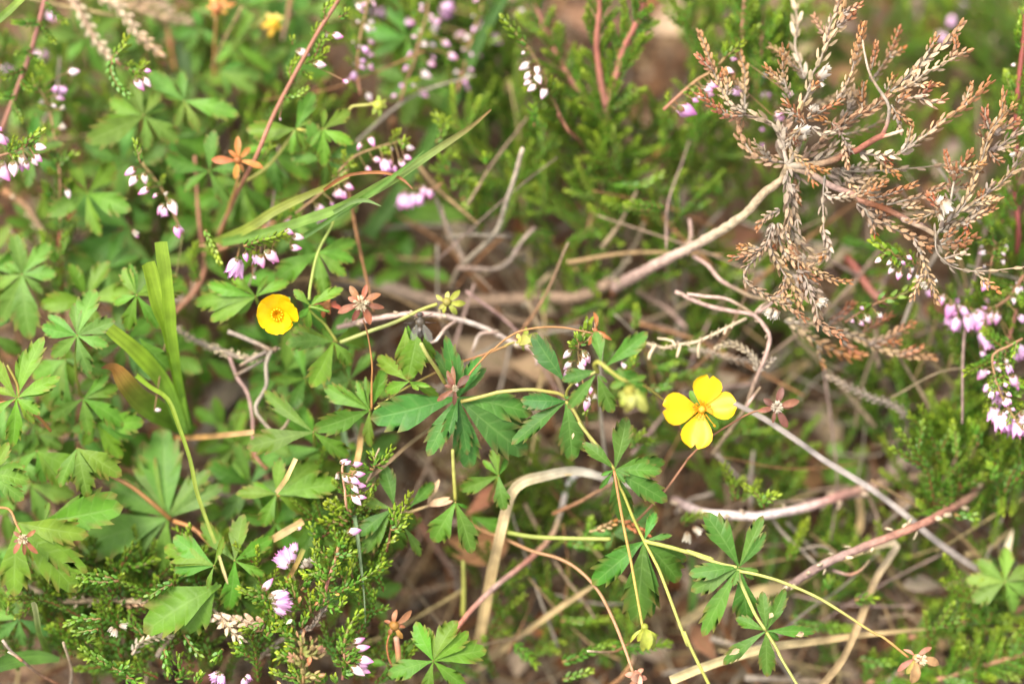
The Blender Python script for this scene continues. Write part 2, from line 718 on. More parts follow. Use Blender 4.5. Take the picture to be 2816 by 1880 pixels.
def bell(parent, base, tip, kind='p', wr=1.0, name='flower_bell'):
    o = link(name, BELL[kind], parent, loc=base * MM)
    ax = tip - base
    L_ = ax.length
    q = ax.to_track_quat('Z', 'Y')
    o.rotation_mode = 'QUATERNION'
    o.rotation_quaternion = q @ Matrix.Rotation(R.uniform(0, 6.28), 3, 'Z').to_quaternion()
    wr *= 1.18
    o.scale = (L_ * wr, L_ * wr, L_ * 1.1)
    return o


def bells(parent, spec, d=0.0, stempts=None, stalk=None, wr=1.0, jd=1.5):
    """'p U 10,10>20,20 ...': bells from base to tip; a letter before a frame letter sets the kind"""
    fr, kind = 'X', 'p'
    for tok in spec.split():
        if tok in BELL:
            kind = tok
            continue
        if tok in FR:
            fr = tok
            continue
        ox, oy, k = FR[fr]
        a, b = tok.split('>')
        ax, ay = (float(x) for x in a.split(','))
        bx, by = (float(x) for x in b.split(','))
        dd = d + R.uniform(-jd, jd)
        p0, p1 = at(ox + ax / k, oy + ay / k, dd), at(ox + bx / k, oy + by / k, dd + R.uniform(-.6, .6))
        bell(parent, p0, p1, kind, wr)
        if stempts and stalk is not None:
            q = min(stempts, key=lambda s_: (s_ - p0).length)
            mid = q.lerp(p0, .6) + UPZ * .25
            r = .09
            tube(stalk, spline([q, mid, p0], .4), r, r * .9, [C(.16, .15, .03), C(.28, .12, .06)], n=5)


def stem(parent, pts, w0, w1, cols, d=0.0, name='stem', mat=None, n=7, lump=0.0):
    mb = MB()
    k = pxmm(d) * .5
    tube(mb, pts, w0 * k, w1 * k, cols, n=n, lump=lump)
    return obj(name, mb, mat or M_STEM, parent)


def root(parent, p, r=.5, col=None, name='stem', lean=None):
    """carry a traced stem on down into the soil, out of sight behind it"""
    q = Vector((p.x + R.uniform(-3, 3), p.y + R.uniform(0, 4), 0.0))
    mid = p.lerp(q, .5) + Vector((R.uniform(-2, 2), R.uniform(-1, 2), 0))
    mb = MB()
    tube(mb, spline([p, mid, q - UPZ * 2], 3), r * .9, r, col or [BROWN * 1.6, BROWN], n=5)
    return obj(name, mb, M_BARK, parent)


def leaf(parent, node, tips, d=0.0, col=None, tipcol=None, wr=.36, roll=.35, petiole=True, fold=.35, bend=.12, rows=TOOTH, edge=None, name='leaf', facing=None):
    """a palmate leaf: an Empty part with a leaflet sub-part per tip 'x,y[:d][/w][@r]' ; 'x,y>x,y' gives its own base"""
    col = col if col is not None else GRN
    tipcol = tipcol if tipcol is not None else C(.22, .07, .03)
    (nx, ny, nd), = parse(node, d)
    p = at(nx, ny, nd)
    fr = [t for t in node.split() if t in FR]
    fr = fr[0] if fr else 'X'
    lf = bpy.data.objects.new(name, None)
    scene.collection.objects.link(lf)
    lf.empty_display_size = .002
    lf.parent = parent
    lf.location = p * MM - parent.location
    for tok in tips.split():
        if tok in FR:
            fr = tok
            continue
        w, rl, dd = wr, R.uniform(-roll, roll), nd + R.uniform(-.5, 2.0)
        if '@' in tok:
            tok, x = tok.split('@')
            rl = math.radians(float(x))
        if '/' in tok:
            tok, x = tok.split('/')
            w = float(x)
        if ':' in tok:
            tok, x = tok.split(':')
            dd = nd + float(x)
        b = None
        if '>' in tok:
            b, tok = tok.split('>')
        x, y = tok.split(',')
        ox, oy, k = FR[fr]
        tp = at(ox + float(x) / k, oy + float(y) / k, dd)
        bp_ = p
        if b:
            x, y = b.split(',')
            bp_ = at(ox + float(x) / k, oy + float(y) / k, nd)
        mb = MB()
        cj = Vector([c * R.uniform(.88, 1.12) for c in col])
        rw_ = rows if rows is not TOOTH else R.choice((TOOTH, TOOTH, TOOTH4))
        leaflet(mb, bp_, tp, w * 1.02, cj, tipcol, fold=R.uniform(.5, 1.2) * fold, bend=R.uniform(.3, 1.5) * bend, roll=rl, rows=rw_, asym=R.uniform(-.1, .1), edge=edge, facing=facing)
        obj('leaflet', mb, M_LEAF, lf)
    # a bud of tiny stipules knits the leaflets to the node
    mb = MB()
    r = 4.5 * pxmm(nd)
    tube(mb, [p - UPZ * r * 1.2, p + UPZ * r * .2, p + UPZ * r * .7], r * .8, r * .35, [col * .8, C(.26, .16, .05)], n=6)
    obj('node', mb, M_STEM, lf)
    if petiole:
        root(parent, p - UPZ * .3, r=.28, col=[mixc(YSTEM, GRN, .5), OSTEM * .6], name='petiole')
    return lf


PETROWS = [(0, .07), (.12, .26), (.26, .52), (.42, .80), (.58, .97), (.74, 1.0), (.88, .84), (.96, .62), (1.0, .40)]


def petal(parent, base, tip, wr, col, basecol, cup=.25, roll=0.0, notch=.14, name='petal'):
    ax = tip - base
    ln = ax.length
    a = ax / ln
    n0 = (TOCAM * .8 + UPZ * .4).normalized()
    s_ = a.cross(n0).normalized()
    n = s_.cross(a)
    if roll:
        q = Matrix.Rotation(roll, 3, a)
        s_, n = q @ s_, q @ n
    mb = MB()
    vs, cs, fs = [], [], []
    nc = 9
    o1 = R.uniform(0, 9)
    for (t, w) in PETROWS:
        for k in range(nc):
            v = -1 + 2 * k / (nc - 1)
            tt = t * (1 - notch * math.exp(-(v / .28) ** 2) * t ** 3 + .05 * (1 - v * v) * t * t)
            x = v * w * wr * ln * .5
            z = cup * ln * (v * v * w * .35 + .8 * tt * tt * .5 - .35 * tt) + ln * .025 * math.sin(v * 5 + o1) * t
            vs.append(base + a * (tt * ln) + s_ * x + n * z)
            cs.append(mixc(basecol, col, (t - .08) / .3))
    for i in range(len(PETROWS) - 1):
        for k in range(nc - 1):
            o = i * nc + k
            fs.append((o, o + 1, o + nc + 1, o + nc))
    mb.add(vs, fs, cs)
    return obj(name, mb, M_PETAL, parent)


def calyx(parent, c, tips, d, cols, name='calyx', wr=.38, hairs=None, hr=9, bend=.15, fold=.3, up=None, bulge=None):
    """a dried or green calyx: sepals as sub-parts, with a head of pale hairs"""
    (x, y, dd), = parse(c, d)
    p = at(x, y, dd)
    fr = [t for t in c.split() if t in FR]
    fr = fr[0] if fr else 'X'
    e = bpy.data.objects.new(name, None)
    scene.collection.objects.link(e)
    e.parent = parent
    e.empty_display_size = .002
    e.location = p * MM - parent.location
    for tok in tips.split():
        if tok in FR:
            fr = tok
            continue
        w = wr
        if '/' in tok:
            tok, s_ = tok.split('/')
            w = float(s_)
        o = 0.0
        if ':' in tok:
            tok, s_ = tok.split(':')
            o = float(s_)
        tx, ty = tok.split(',')
        ox, oy, k = FR[fr]
        tp = at(ox + float(tx) / k, oy + float(ty) / k, dd + o + R.uniform(-.3, .3))
        mb = MB()
        leaflet(mb, p, tp, w * .84, R.choice(cols) * R.uniform(.85, 1.15), None, fold=fold, bend=bend, rows=PLAIN, roll=R.uniform(-.4, .4))
        obj('sepal', mb, M_DRY, e)
    mb = MB()
    r = hr * pxmm(dd)
    cc = bulge if bulge is not None else cols[0]
    tube(mb, [p - UPZ * r * .8, p - UPZ * r * .2, p + UPZ * r * .2, p + UPZ * r * .5], r * .6, r * .7, [cc * .8, cc], n=8)
    obj('receptacle', mb, M_DRY, e)
    if hairs is not None:
        mb = MB()
        for i in range(70):
            a = R.uniform(0, 6.28)
            el = R.uniform(.15, 1.4)
            dr = (RT * math.cos(a) + UP * math.sin(a)) * math.cos(el) + TOCAM * math.sin(el)
            q = p + TOCAM * r * .45
            tube(mb, [q + dr * r * .25, q + dr * r * R.uniform(1.0, 1.35)], r * .12, r * .06, [hairs * .9, hairs * 1.1], n=3)
        obj('hair_tuft', mb, M_DRY, e, kind='stuff')
    return e


def ribbon(mb, pts, w0, wm, w1, cols, fold=.25, roll=0.0, twist=0.0, ncol=2, pk=.5):
    T, _ = frames(pts)
    n = len(pts)
    vs, fs, cs, uv = [], [], [], []
    nc = 2 * ncol + 1
    for i, p in enumerate(pts):
        t = i / (n - 1)
        w = (w0 + (wm - w0) * math.sin(min(1, t / pk) * 1.5708)) if t < pk else (w1 + (wm - w1) * math.cos((t - pk) / (1 - pk) * 1.5708))
        n0 = (TOCAM * .8 + UPZ * .4)
        s_ = T[i].cross(n0)
        if s_.length < 1e-3:
            s_ = RT.copy()
        s_.normalize()
        nn = s_.cross(T[i])
        w *= 1 + .13 * noise.noise(Vector((t * 9 + w0 * 7, w0 * 31, 3.3)))
        q = Matrix.Rotation(roll + twist * t + .5 * noise.noise(Vector((t * 5, w0 * 17, 8.8))), 3, T[i])
        s_, nn = q @ s_, q @ nn
        for k in range(-ncol, ncol + 1):
            v = k / ncol
            vs.append(p + s_ * (v * w * .5) + nn * (abs(v) * w * .5 * fold))
            c = ramp(cols, t)
            cs.append(c * (1.08 if k % 2 == 0 else .95))
            uv.append((t, v))
        if i:
            for k in range(nc - 1):
                o = (i - 1) * nc + k
                fs.append((o, o + 1, o + nc + 1, o + nc))
    mb.add(vs, fs, cs, uv)


def blade(name, label, cat, pth, w, cols, d=0.0, group=None, w0=None, w1=None, fold=.25, roll=0.0, twist=0.0, pk=.5, parent=None, mat=None, wob=0.0):
    pts = path(pth, d, 1.2, wob)
    k = pxmm(d)
    mb = MB()
    ribbon(mb, pts, (w if w0 is None else w0) * k, w * k, (w * .1 if w1 is None else w1) * k, cols, fold, roll, twist, pk=pk)
    o = obj(name, mb, mat or (M_STRAW if 'straw' in name or 'straw' in label else M_BLADE), parent)
    if parent is None:
        tag(o, label, cat, group)
    return o


def twig(name, label, cat, pth, w0, w1, cols, d=0.0, group=None, side='', flakes=0, lump=.12, mat=None, wob=.25):
    """a bare twig: its main stem, side twigs ('path;w0;w1' separated by |) and peeling flakes as parts"""
    pts = path(pth, d, 1.0, wob)
    e = thing(name, label, cat, pts[0], group)
    stem(e, pts, w0, w1, cols, d, 'main_stem', mat or M_BARK, lump=lump)
    for s_ in [x for x in side.split('|') if x.strip()]:
        a = s_.split(';')
        stem(e, path(a[0], d, .8, wob), float(a[1]), float(a[2]), cols, d, 'side_twig', mat or M_BARK, n=6, lump=lump)
    if flakes:
        mb = MB()
        T, U = frames(pts)
        for i in range(flakes):
            j = R.randrange(1, len(pts) - 1)
            t = j / len(pts)
            r = (w0 * (1 - t) + w1 * t) * pxmm(d) * .5
            W_ = T[j].cross(U[j])
            a = R.uniform(0, 6.28)
            o = U[j] * math.cos(a) + W_ * math.sin(a)
            dr = (T[j] * R.choice((1, -1)) + o * R.uniform(.3, .9)).normalized()
            scale_leaf(mb, pts[j] + o * r * .8, dr, (o - dr * o.dot(dr)).normalized(), r * R.uniform(1.6, 3.0), r * 1.1, PALE * R.uniform(.7, 1.1), PALE * 1.15)
        obj('bark_flakes', mb, M_DRY, e, kind='stuff')
    return e


def auto_shoots(parent, pth, n, lpx, wpx, d=0.0, side=55, cols=None, split=False, jd=3.0, t0=.05, t1=1.0, up=.35, curve=.25, tipcol=None, droop=0.0):
    """leafy side shoots along a traced stem"""
    pts = path(pth, d, 1.0)
    for i in range(n):
        t = t0 + (t1 - t0) * (i + R.random()) / n
        j = min(len(pts) - 2, int(t * (len(pts) - 1)))
        p = pts[j]
        T = (pts[j + 1] - pts[j]).normalized()
        sg = 1 if i % 2 else -1
        a = math.radians(R.uniform(.6, 1.2) * side) * sg
        perp = T.cross(TOCAM).normalized()
        dr = T * math.cos(a) + perp * math.sin(a) + TOCAM * R.uniform(-.25, .7)
        dr = (dr.normalized() + UP * R.uniform(.2, 1) * up).normalized()
        L_ = lpx * R.uniform(.55, 1.25) * (1 - .45 * t) * pxmm(d)
        e = p + dr * L_
        mid = p + dr * L_ * .5 + (perp * -sg) * L_ * curve * R.uniform(-.2, .6) * .5 - UPZ * L_ * .05
        c = R.uniform(.85, 1.15)
        cc = [x * c for x in (cols or [HGRN * .85, HGRN, mixc(HGRN, HTIP, .55)])]
        shoot(parent, spline([p, mid, e], .7), wpx * R.uniform(.85, 1.1), d, cols=cc, split=split, tipcol=tipcol)


def field(parent, x0, y0, x1, y1, n, d0, d1, lpx, wpx, cols=None, ang=90, spread=60, tipcol=None, kids=2, tocam=.45):
    """low leafy heather branchlets growing up between things: each a stem with its side shoots in one part"""
    for _ in range(max(3, int(n * .85))):
        px, py, d = R.uniform(x0, x1), R.uniform(y0, y1), R.uniform(d0, d1)
        p = at(px, py, d)
        L_ = lpx * 1.15 * R.uniform(.6, 1.35) * pxmm(d)
        c = R.uniform(.75, 1.2)
        cc = [x * c for x in (cols or [HGRN * .8, HGRN, mixc(HGRN, HTIP, .5)])]
        a = math.radians(ang + R.uniform(-spread, spread))
        dr = (RT * math.cos(a) + UP * math.sin(a) + TOCAM * R.uniform(-.1, 1) * tocam).normalized()
        bendv = (RT * R.uniform(-1, 1) + UP * R.uniform(-.4, .8)) * L_ * .18
        pts = spline([p, p + dr * L_ * .5 + bendv, p + dr * L_ + bendv * .4], .8)
        mb = MB()
        w = wpx * R.uniform(.8, 1.1) * pxmm(d)
        tp = tipcol if tipcol is not None else HTIP
        allp = [pts]
        for k in range(kids):
            j = R.randrange(len(pts) // 5, max(len(pts) // 5 + 1, len(pts) * 3 // 4))
            b = math.radians(R.uniform(25, 60)) * (1 if k % 2 else -1)
            dr2 = (RT * math.cos(a + b) + UP * math.sin(a + b) + TOCAM * R.uniform(-.1, .5)).normalized()
            l2 = L_ * R.uniform(.25, .5)
            allp.append([pts[j].lerp(pts[j] + dr2 * l2, i / 6) + UP * .02 * l2 * (i / 6) ** 2 * 6 for i in range(7)])
        for q in allp:
            tube(mb, q, w * .14, w * .1, [mixc(HRED, BROWN, .5), mixc(HGRN, HRED, .3)], n=4)
            scale_leaves(mb, q, w, cc, tp, .52, 31, wl=.56)
        obj('shoot', mb, M_HEATH, parent, smooth=False)


# ------------------------------------------------------------------ the setting
def axis_(lo, hi, n, far):
    a = [lo + (hi - lo) * i / n for i in range(n + 1)]
    for k in far:
        a = [lo - k] + a + [hi + k]
    return a


def soil_h(x, y):
    return 1.6 * noise.noise(Vector((x * .05, y * .05, 0))) + .9 * noise.noise(Vector((x * .17, y * .17, 4))) + .5 * noise.noise(Vector((x * .6, y * .6, 9))) - 2.0


def soil_c(x, y):
    a = noise.noise(Vector((x * .035, y * .035, 21)))
    b = noise.noise(Vector((x * .22, y * .22, 31)))
    c = mixc(C(.040, .024, .015), C(.160, .100, .066), .5 + .9 * a + .5 * b)
    return mixc(c, C(.20, .14, .095), max(0, b - .2) * 1.6)


mb = MB()
xs = axis_(-125, 125, 190, (20, 60, 200, 800, 3000, 20000))
ys = axis_(-95, 110, 160, (20, 60, 200, 800, 3000, 20000))
for yy in ys:
    for xx in xs:
        mb.v.append(Vector((xx, yy, soil_h(xx, yy))))
        mb.c.append(soil_c(xx, yy))
        mb.uv.append((0, .5))
nx_ = len(xs)
for j in range(len(ys) - 1):
    for i in range(nx_ - 1):
        o = j * nx_ + i
        mb.f.append((o, o + 1, o + nx_ + 1, o + nx_))
gme = mb.mesh('ground', M_SOIL)
link('ground', gme, None, 'structure')

# litter: bits of stalk, dead needle and crumb lying on the soil, nobody could count them
mb = MB()
for _ in range(8500):
    x, y = R.uniform(-105, 105), R.uniform(-78, 95)
    z = soil_h(x, y) + abs(R.gauss(0, 5.0))
    a = R.uniform(0, 6.28)
    l = R.uniform(1.2, 7) if R.random() < .7 else R.uniform(7, 22)
    dr = Vector((math.cos(a), math.sin(a), R.uniform(-.25, .25)))
    c = R.choice([BROWN, BROWN * 1.6, RUST * .8, TAN * .7, GREY * .7, PALE * .6, C(.16, .09, .05), C(.22, .13, .08)]) * R.uniform(.6, 1.2)
    p = Vector((x, y, z))
    r = R.uniform(.12, .34)
    tube(mb, [p, p + dr * l * .5 + Vector((R.uniform(-1, 1), R.uniform(-1, 1), R.uniform(0, .8))) * l * .06, p + dr * l], r, r * .7, c, n=4)
for _ in range(2600):
    x, y = R.uniform(-105, 105), R.uniform(-78, 95)
    p = Vector((x, y, soil_h(x, y) + R.uniform(.2, 2.5)))
    a = R.uniform(0, 6.28)
    l = R.uniform(1.5, 6)
    c = R.choice([BROWN * 1.5, RUST, TAN * .8, C(.24, .15, .09), C(.30, .21, .14)]) * R.uniform(.6, 1.2)
    leaflet(mb, p, p + Vector((math.cos(a), math.sin(a), R.uniform(-.2, .4))) * l, R.uniform(.3, .7), c, fold=R.uniform(-.3, .6), bend=.3, rows=PLAIN, ncol=1, facing=UPZ + Vector((R.uniform(-.5, .5), R.uniform(-.5, .5), 0)))
for _ in range(330):
    px, py = (R.uniform(1150, 2860), R.uniform(620, 1920)) if R.random() < .8 else (R.uniform(-40, 1300), R.uniform(-40, 1900))
    d = R.uniform(20, 46)
    p = at(px, py, d)
    a = R.uniform(0, 6.28)
    l = R.uniform(9, 34)
    dr = (RT * math.cos(a) + UP * math.sin(a) + UPZ * R.uniform(-.3, .4)).normalized()
    e = p + dr * l
    e.z = max(.6, e.z)
    md = p.lerp(e, .5) + Vector((R.gauss(0, 1), R.gauss(0, 1), R.gauss(0, .8))) * l * .07
    r = R.uniform(.14, .42)
    c = R.choice([TANG * .8, TAN * .75, GREY * .8, PINKW * .5, STRAW * .6, C(.30, .20, .14), BROWN * 2])
    tube(mb, spline([p, md, e], 2.0), r, r * .6, [c, c * R.uniform(.7, 1.2)], n=5, lump=.15)
link('litter', mb.mesh('litter', M_BARK), None, 'stuff')

# ------------------------------------------------------------------ fallen leaves
FALL = [  # path of the midrib, width / length, colour, label
    ('B 60,40:64 420,330', .62, BROWN * 1.5, 'dark brown fallen leaf behind the flowering heather at the top'),
    ('A 820,330:62 1380,60', .55, BROWN * 1.7, 'brown fallen leaf under the pale scaly twigs at the top'),
    ('B 1480,60:66 1880,200', .55, C(.26, .13, .075), 'reddish brown fallen leaf between the heather stems at the top'),
    ('B 2080,210:60 2400,60', .65, C(.46, .31, .20), 'light tan fallen leaf at the top beside the grass tip'),
    ('C 640,360:60 930,290', .7, C(.44, .32, .18), 'yellowish tan fallen leaf behind the pale heather twig'),
    ('C 930,560:64 1290,330', .62, C(.30, .15, .075), 'rusty brown fallen leaf behind the dead heather shoots'),
    ('C 640,80:66 900,40', .6, C(.42, .30, .19), 'tan fallen leaf at the top edge behind the dead heather'),
    ('C 1900,170:66 2250,330', .6, C(.36, .27, .17), 'pale fallen leaf at the top right beside pink blossom'),
    ('C 1700,1080:60 1980,1000', .6, C(.33, .23, .18), 'greyish brown fallen leaf behind the middle dead twigs'),
    ('C 850,1190:56 1030,1560', .5, C(.34, .24, .19), 'pinkish brown fallen leaf below the dead heather fork'),
    ('F 1580,640:44 1790,560', .75, C(.48, .34, .21), 'pale tan fallen leaf under the drooping dead twig tip'),
    ('F 1780,1250:46 1950,980', .5, C(.24, .16, .11), 'upright grey brown fallen leaf beside the dark hollow'),
    ('F 700,1010:50 980,830', .62, C(.30, .21, .15), 'greyish brown fallen leaf above the starry dry calyx'),
    ('F 880,1200:48 1130,1420', .6, C(.36, .26, .20), 'pinkish grey fallen leaf behind the curling grey twig'),
    ('F 1400,1500:46 1640,1320', .55, C(.32, .23, .17), 'dull brown fallen leaf under the grey twig curl'),
    ('F 1050,60:40 1180,330', .35, C(.27, .10, .05), 'narrow rusty fallen leaf beside the red heather stem'),
    ('E 1150,930:36 1500,1010', .6, C(.30, .18, .11), 'brown fallen leaf under the arching orange stalk'),
    ('E 750,760:38 1180,960', .5, C(.26, .17, .11), 'brown fallen leaf behind the green calyx in the middle'),
    ('E 1690,1290:38 1900,1420', .62, C(.31, .20, .14), 'brown fallen leaf below the yellow flower'),
    ('E 560,330:40 760,420', .5, C(.18, .10, .06), 'dark fallen leaf under the thick grey branch'),
    ('H 860,430:22 1080,230', .42, C(.30, .13, .06), 'rusty fallen leaf beside the bent straw'),
    ('H 1250,190:34 1480,60', .6, C(.28, .18, .12), 'brown fallen leaf above the bleached straw'),
    ('H 1700,260:34 2040,330', .5, C(.33, .22, .16), 'brown fallen leaf behind the five fingered leaf'),
    ('H 1500,900:36 1720,1100', .55, C(.20, .12, .07), 'dark fallen leaf in the hollow beside the straw'),
    ('I 1130,1100:34 1330,1200', .6, C(.34, .22, .16), 'small brown fallen leaf under the crossing straws'),
    ('I 1430,1460:32 1650,1540', .6, C(.40, .19, .11), 'orange brown fallen leaf below the seed head'),
    ('I 1730,880:34 1880,820', .7, C(.36, .22, .13), 'tan fallen leaf beside the blurred yellow green leaves'),
    ('I 1500,0:42 1700,120', .6, C(.33, .22, .17), 'brown fallen leaf at the right beside the red twig'),
    ('I 560,1330:30 800,1440', .5, C(.24, .15, .10), 'brown fallen leaf under the pale straws'),
    ('G 1180,1420:26 1420,1530', .55, C(.27, .12, .06), 'rusty fallen leaf at the bottom under green heather'),
    ('G 60,1480:26 330,1400', .5, C(.20, .11, .06), 'dark brown fallen leaf in the lower left corner'),
    ('A 560,750:46 760,900', .5, C(.32, .22, .14), 'tan fallen leaf showing left of the upper leafy tormentil'),
    ('A 560,330:50 760,520', .5, C(.30, .17, .12), 'reddish brown fallen leaf below the scaly twigs'),
    ('D 1330,1280:30 1620,1060', .55, C(.22, .16, .12), 'grey brown fallen leaf beside the grass tuft'),
]
for pth, wr, col, lab in FALL:
    a, b = parse(pth)
    p0, p1 = at(*a), at(*b)
    mb = MB()
    leaflet(mb, p0, p1, wr, col, None, fold=R.uniform(.1, .5), bend=R.uniform(-.2, .35), rows=PLAIN, roll=R.uniform(-.4, .4), ncol=3, facing=UPZ + TOCAM * .3, edge=col * .7)
    o = obj('fallen_leaf', mb, M_DEAD)
    tag(o, lab, 'dead leaf', 'fallen leaves on the soil')

# the curled brown leaf low in the middle: a cup of three overlapping folds
mb = MB()
for (pth, wr, rl, fo) in (('H 740,600:20 1130,640:24', .62, .2, .9), ('H 760,690:18 1100,720:22', .35, -.8, .6)):
    a, b = parse(pth)
    leaflet(mb, at(*a), at(*b), wr, C(.34, .15, .075), None, fold=fo, bend=-.35, rows=PLAIN, roll=rl, ncol=3, edge=C(.40, .24, .13))
tag(obj('fallen_leaf', mb, M_DEAD), 'curled cup shaped brown leaf under the drooping green leaf', 'dead leaf', 'fallen leaves on the soil')

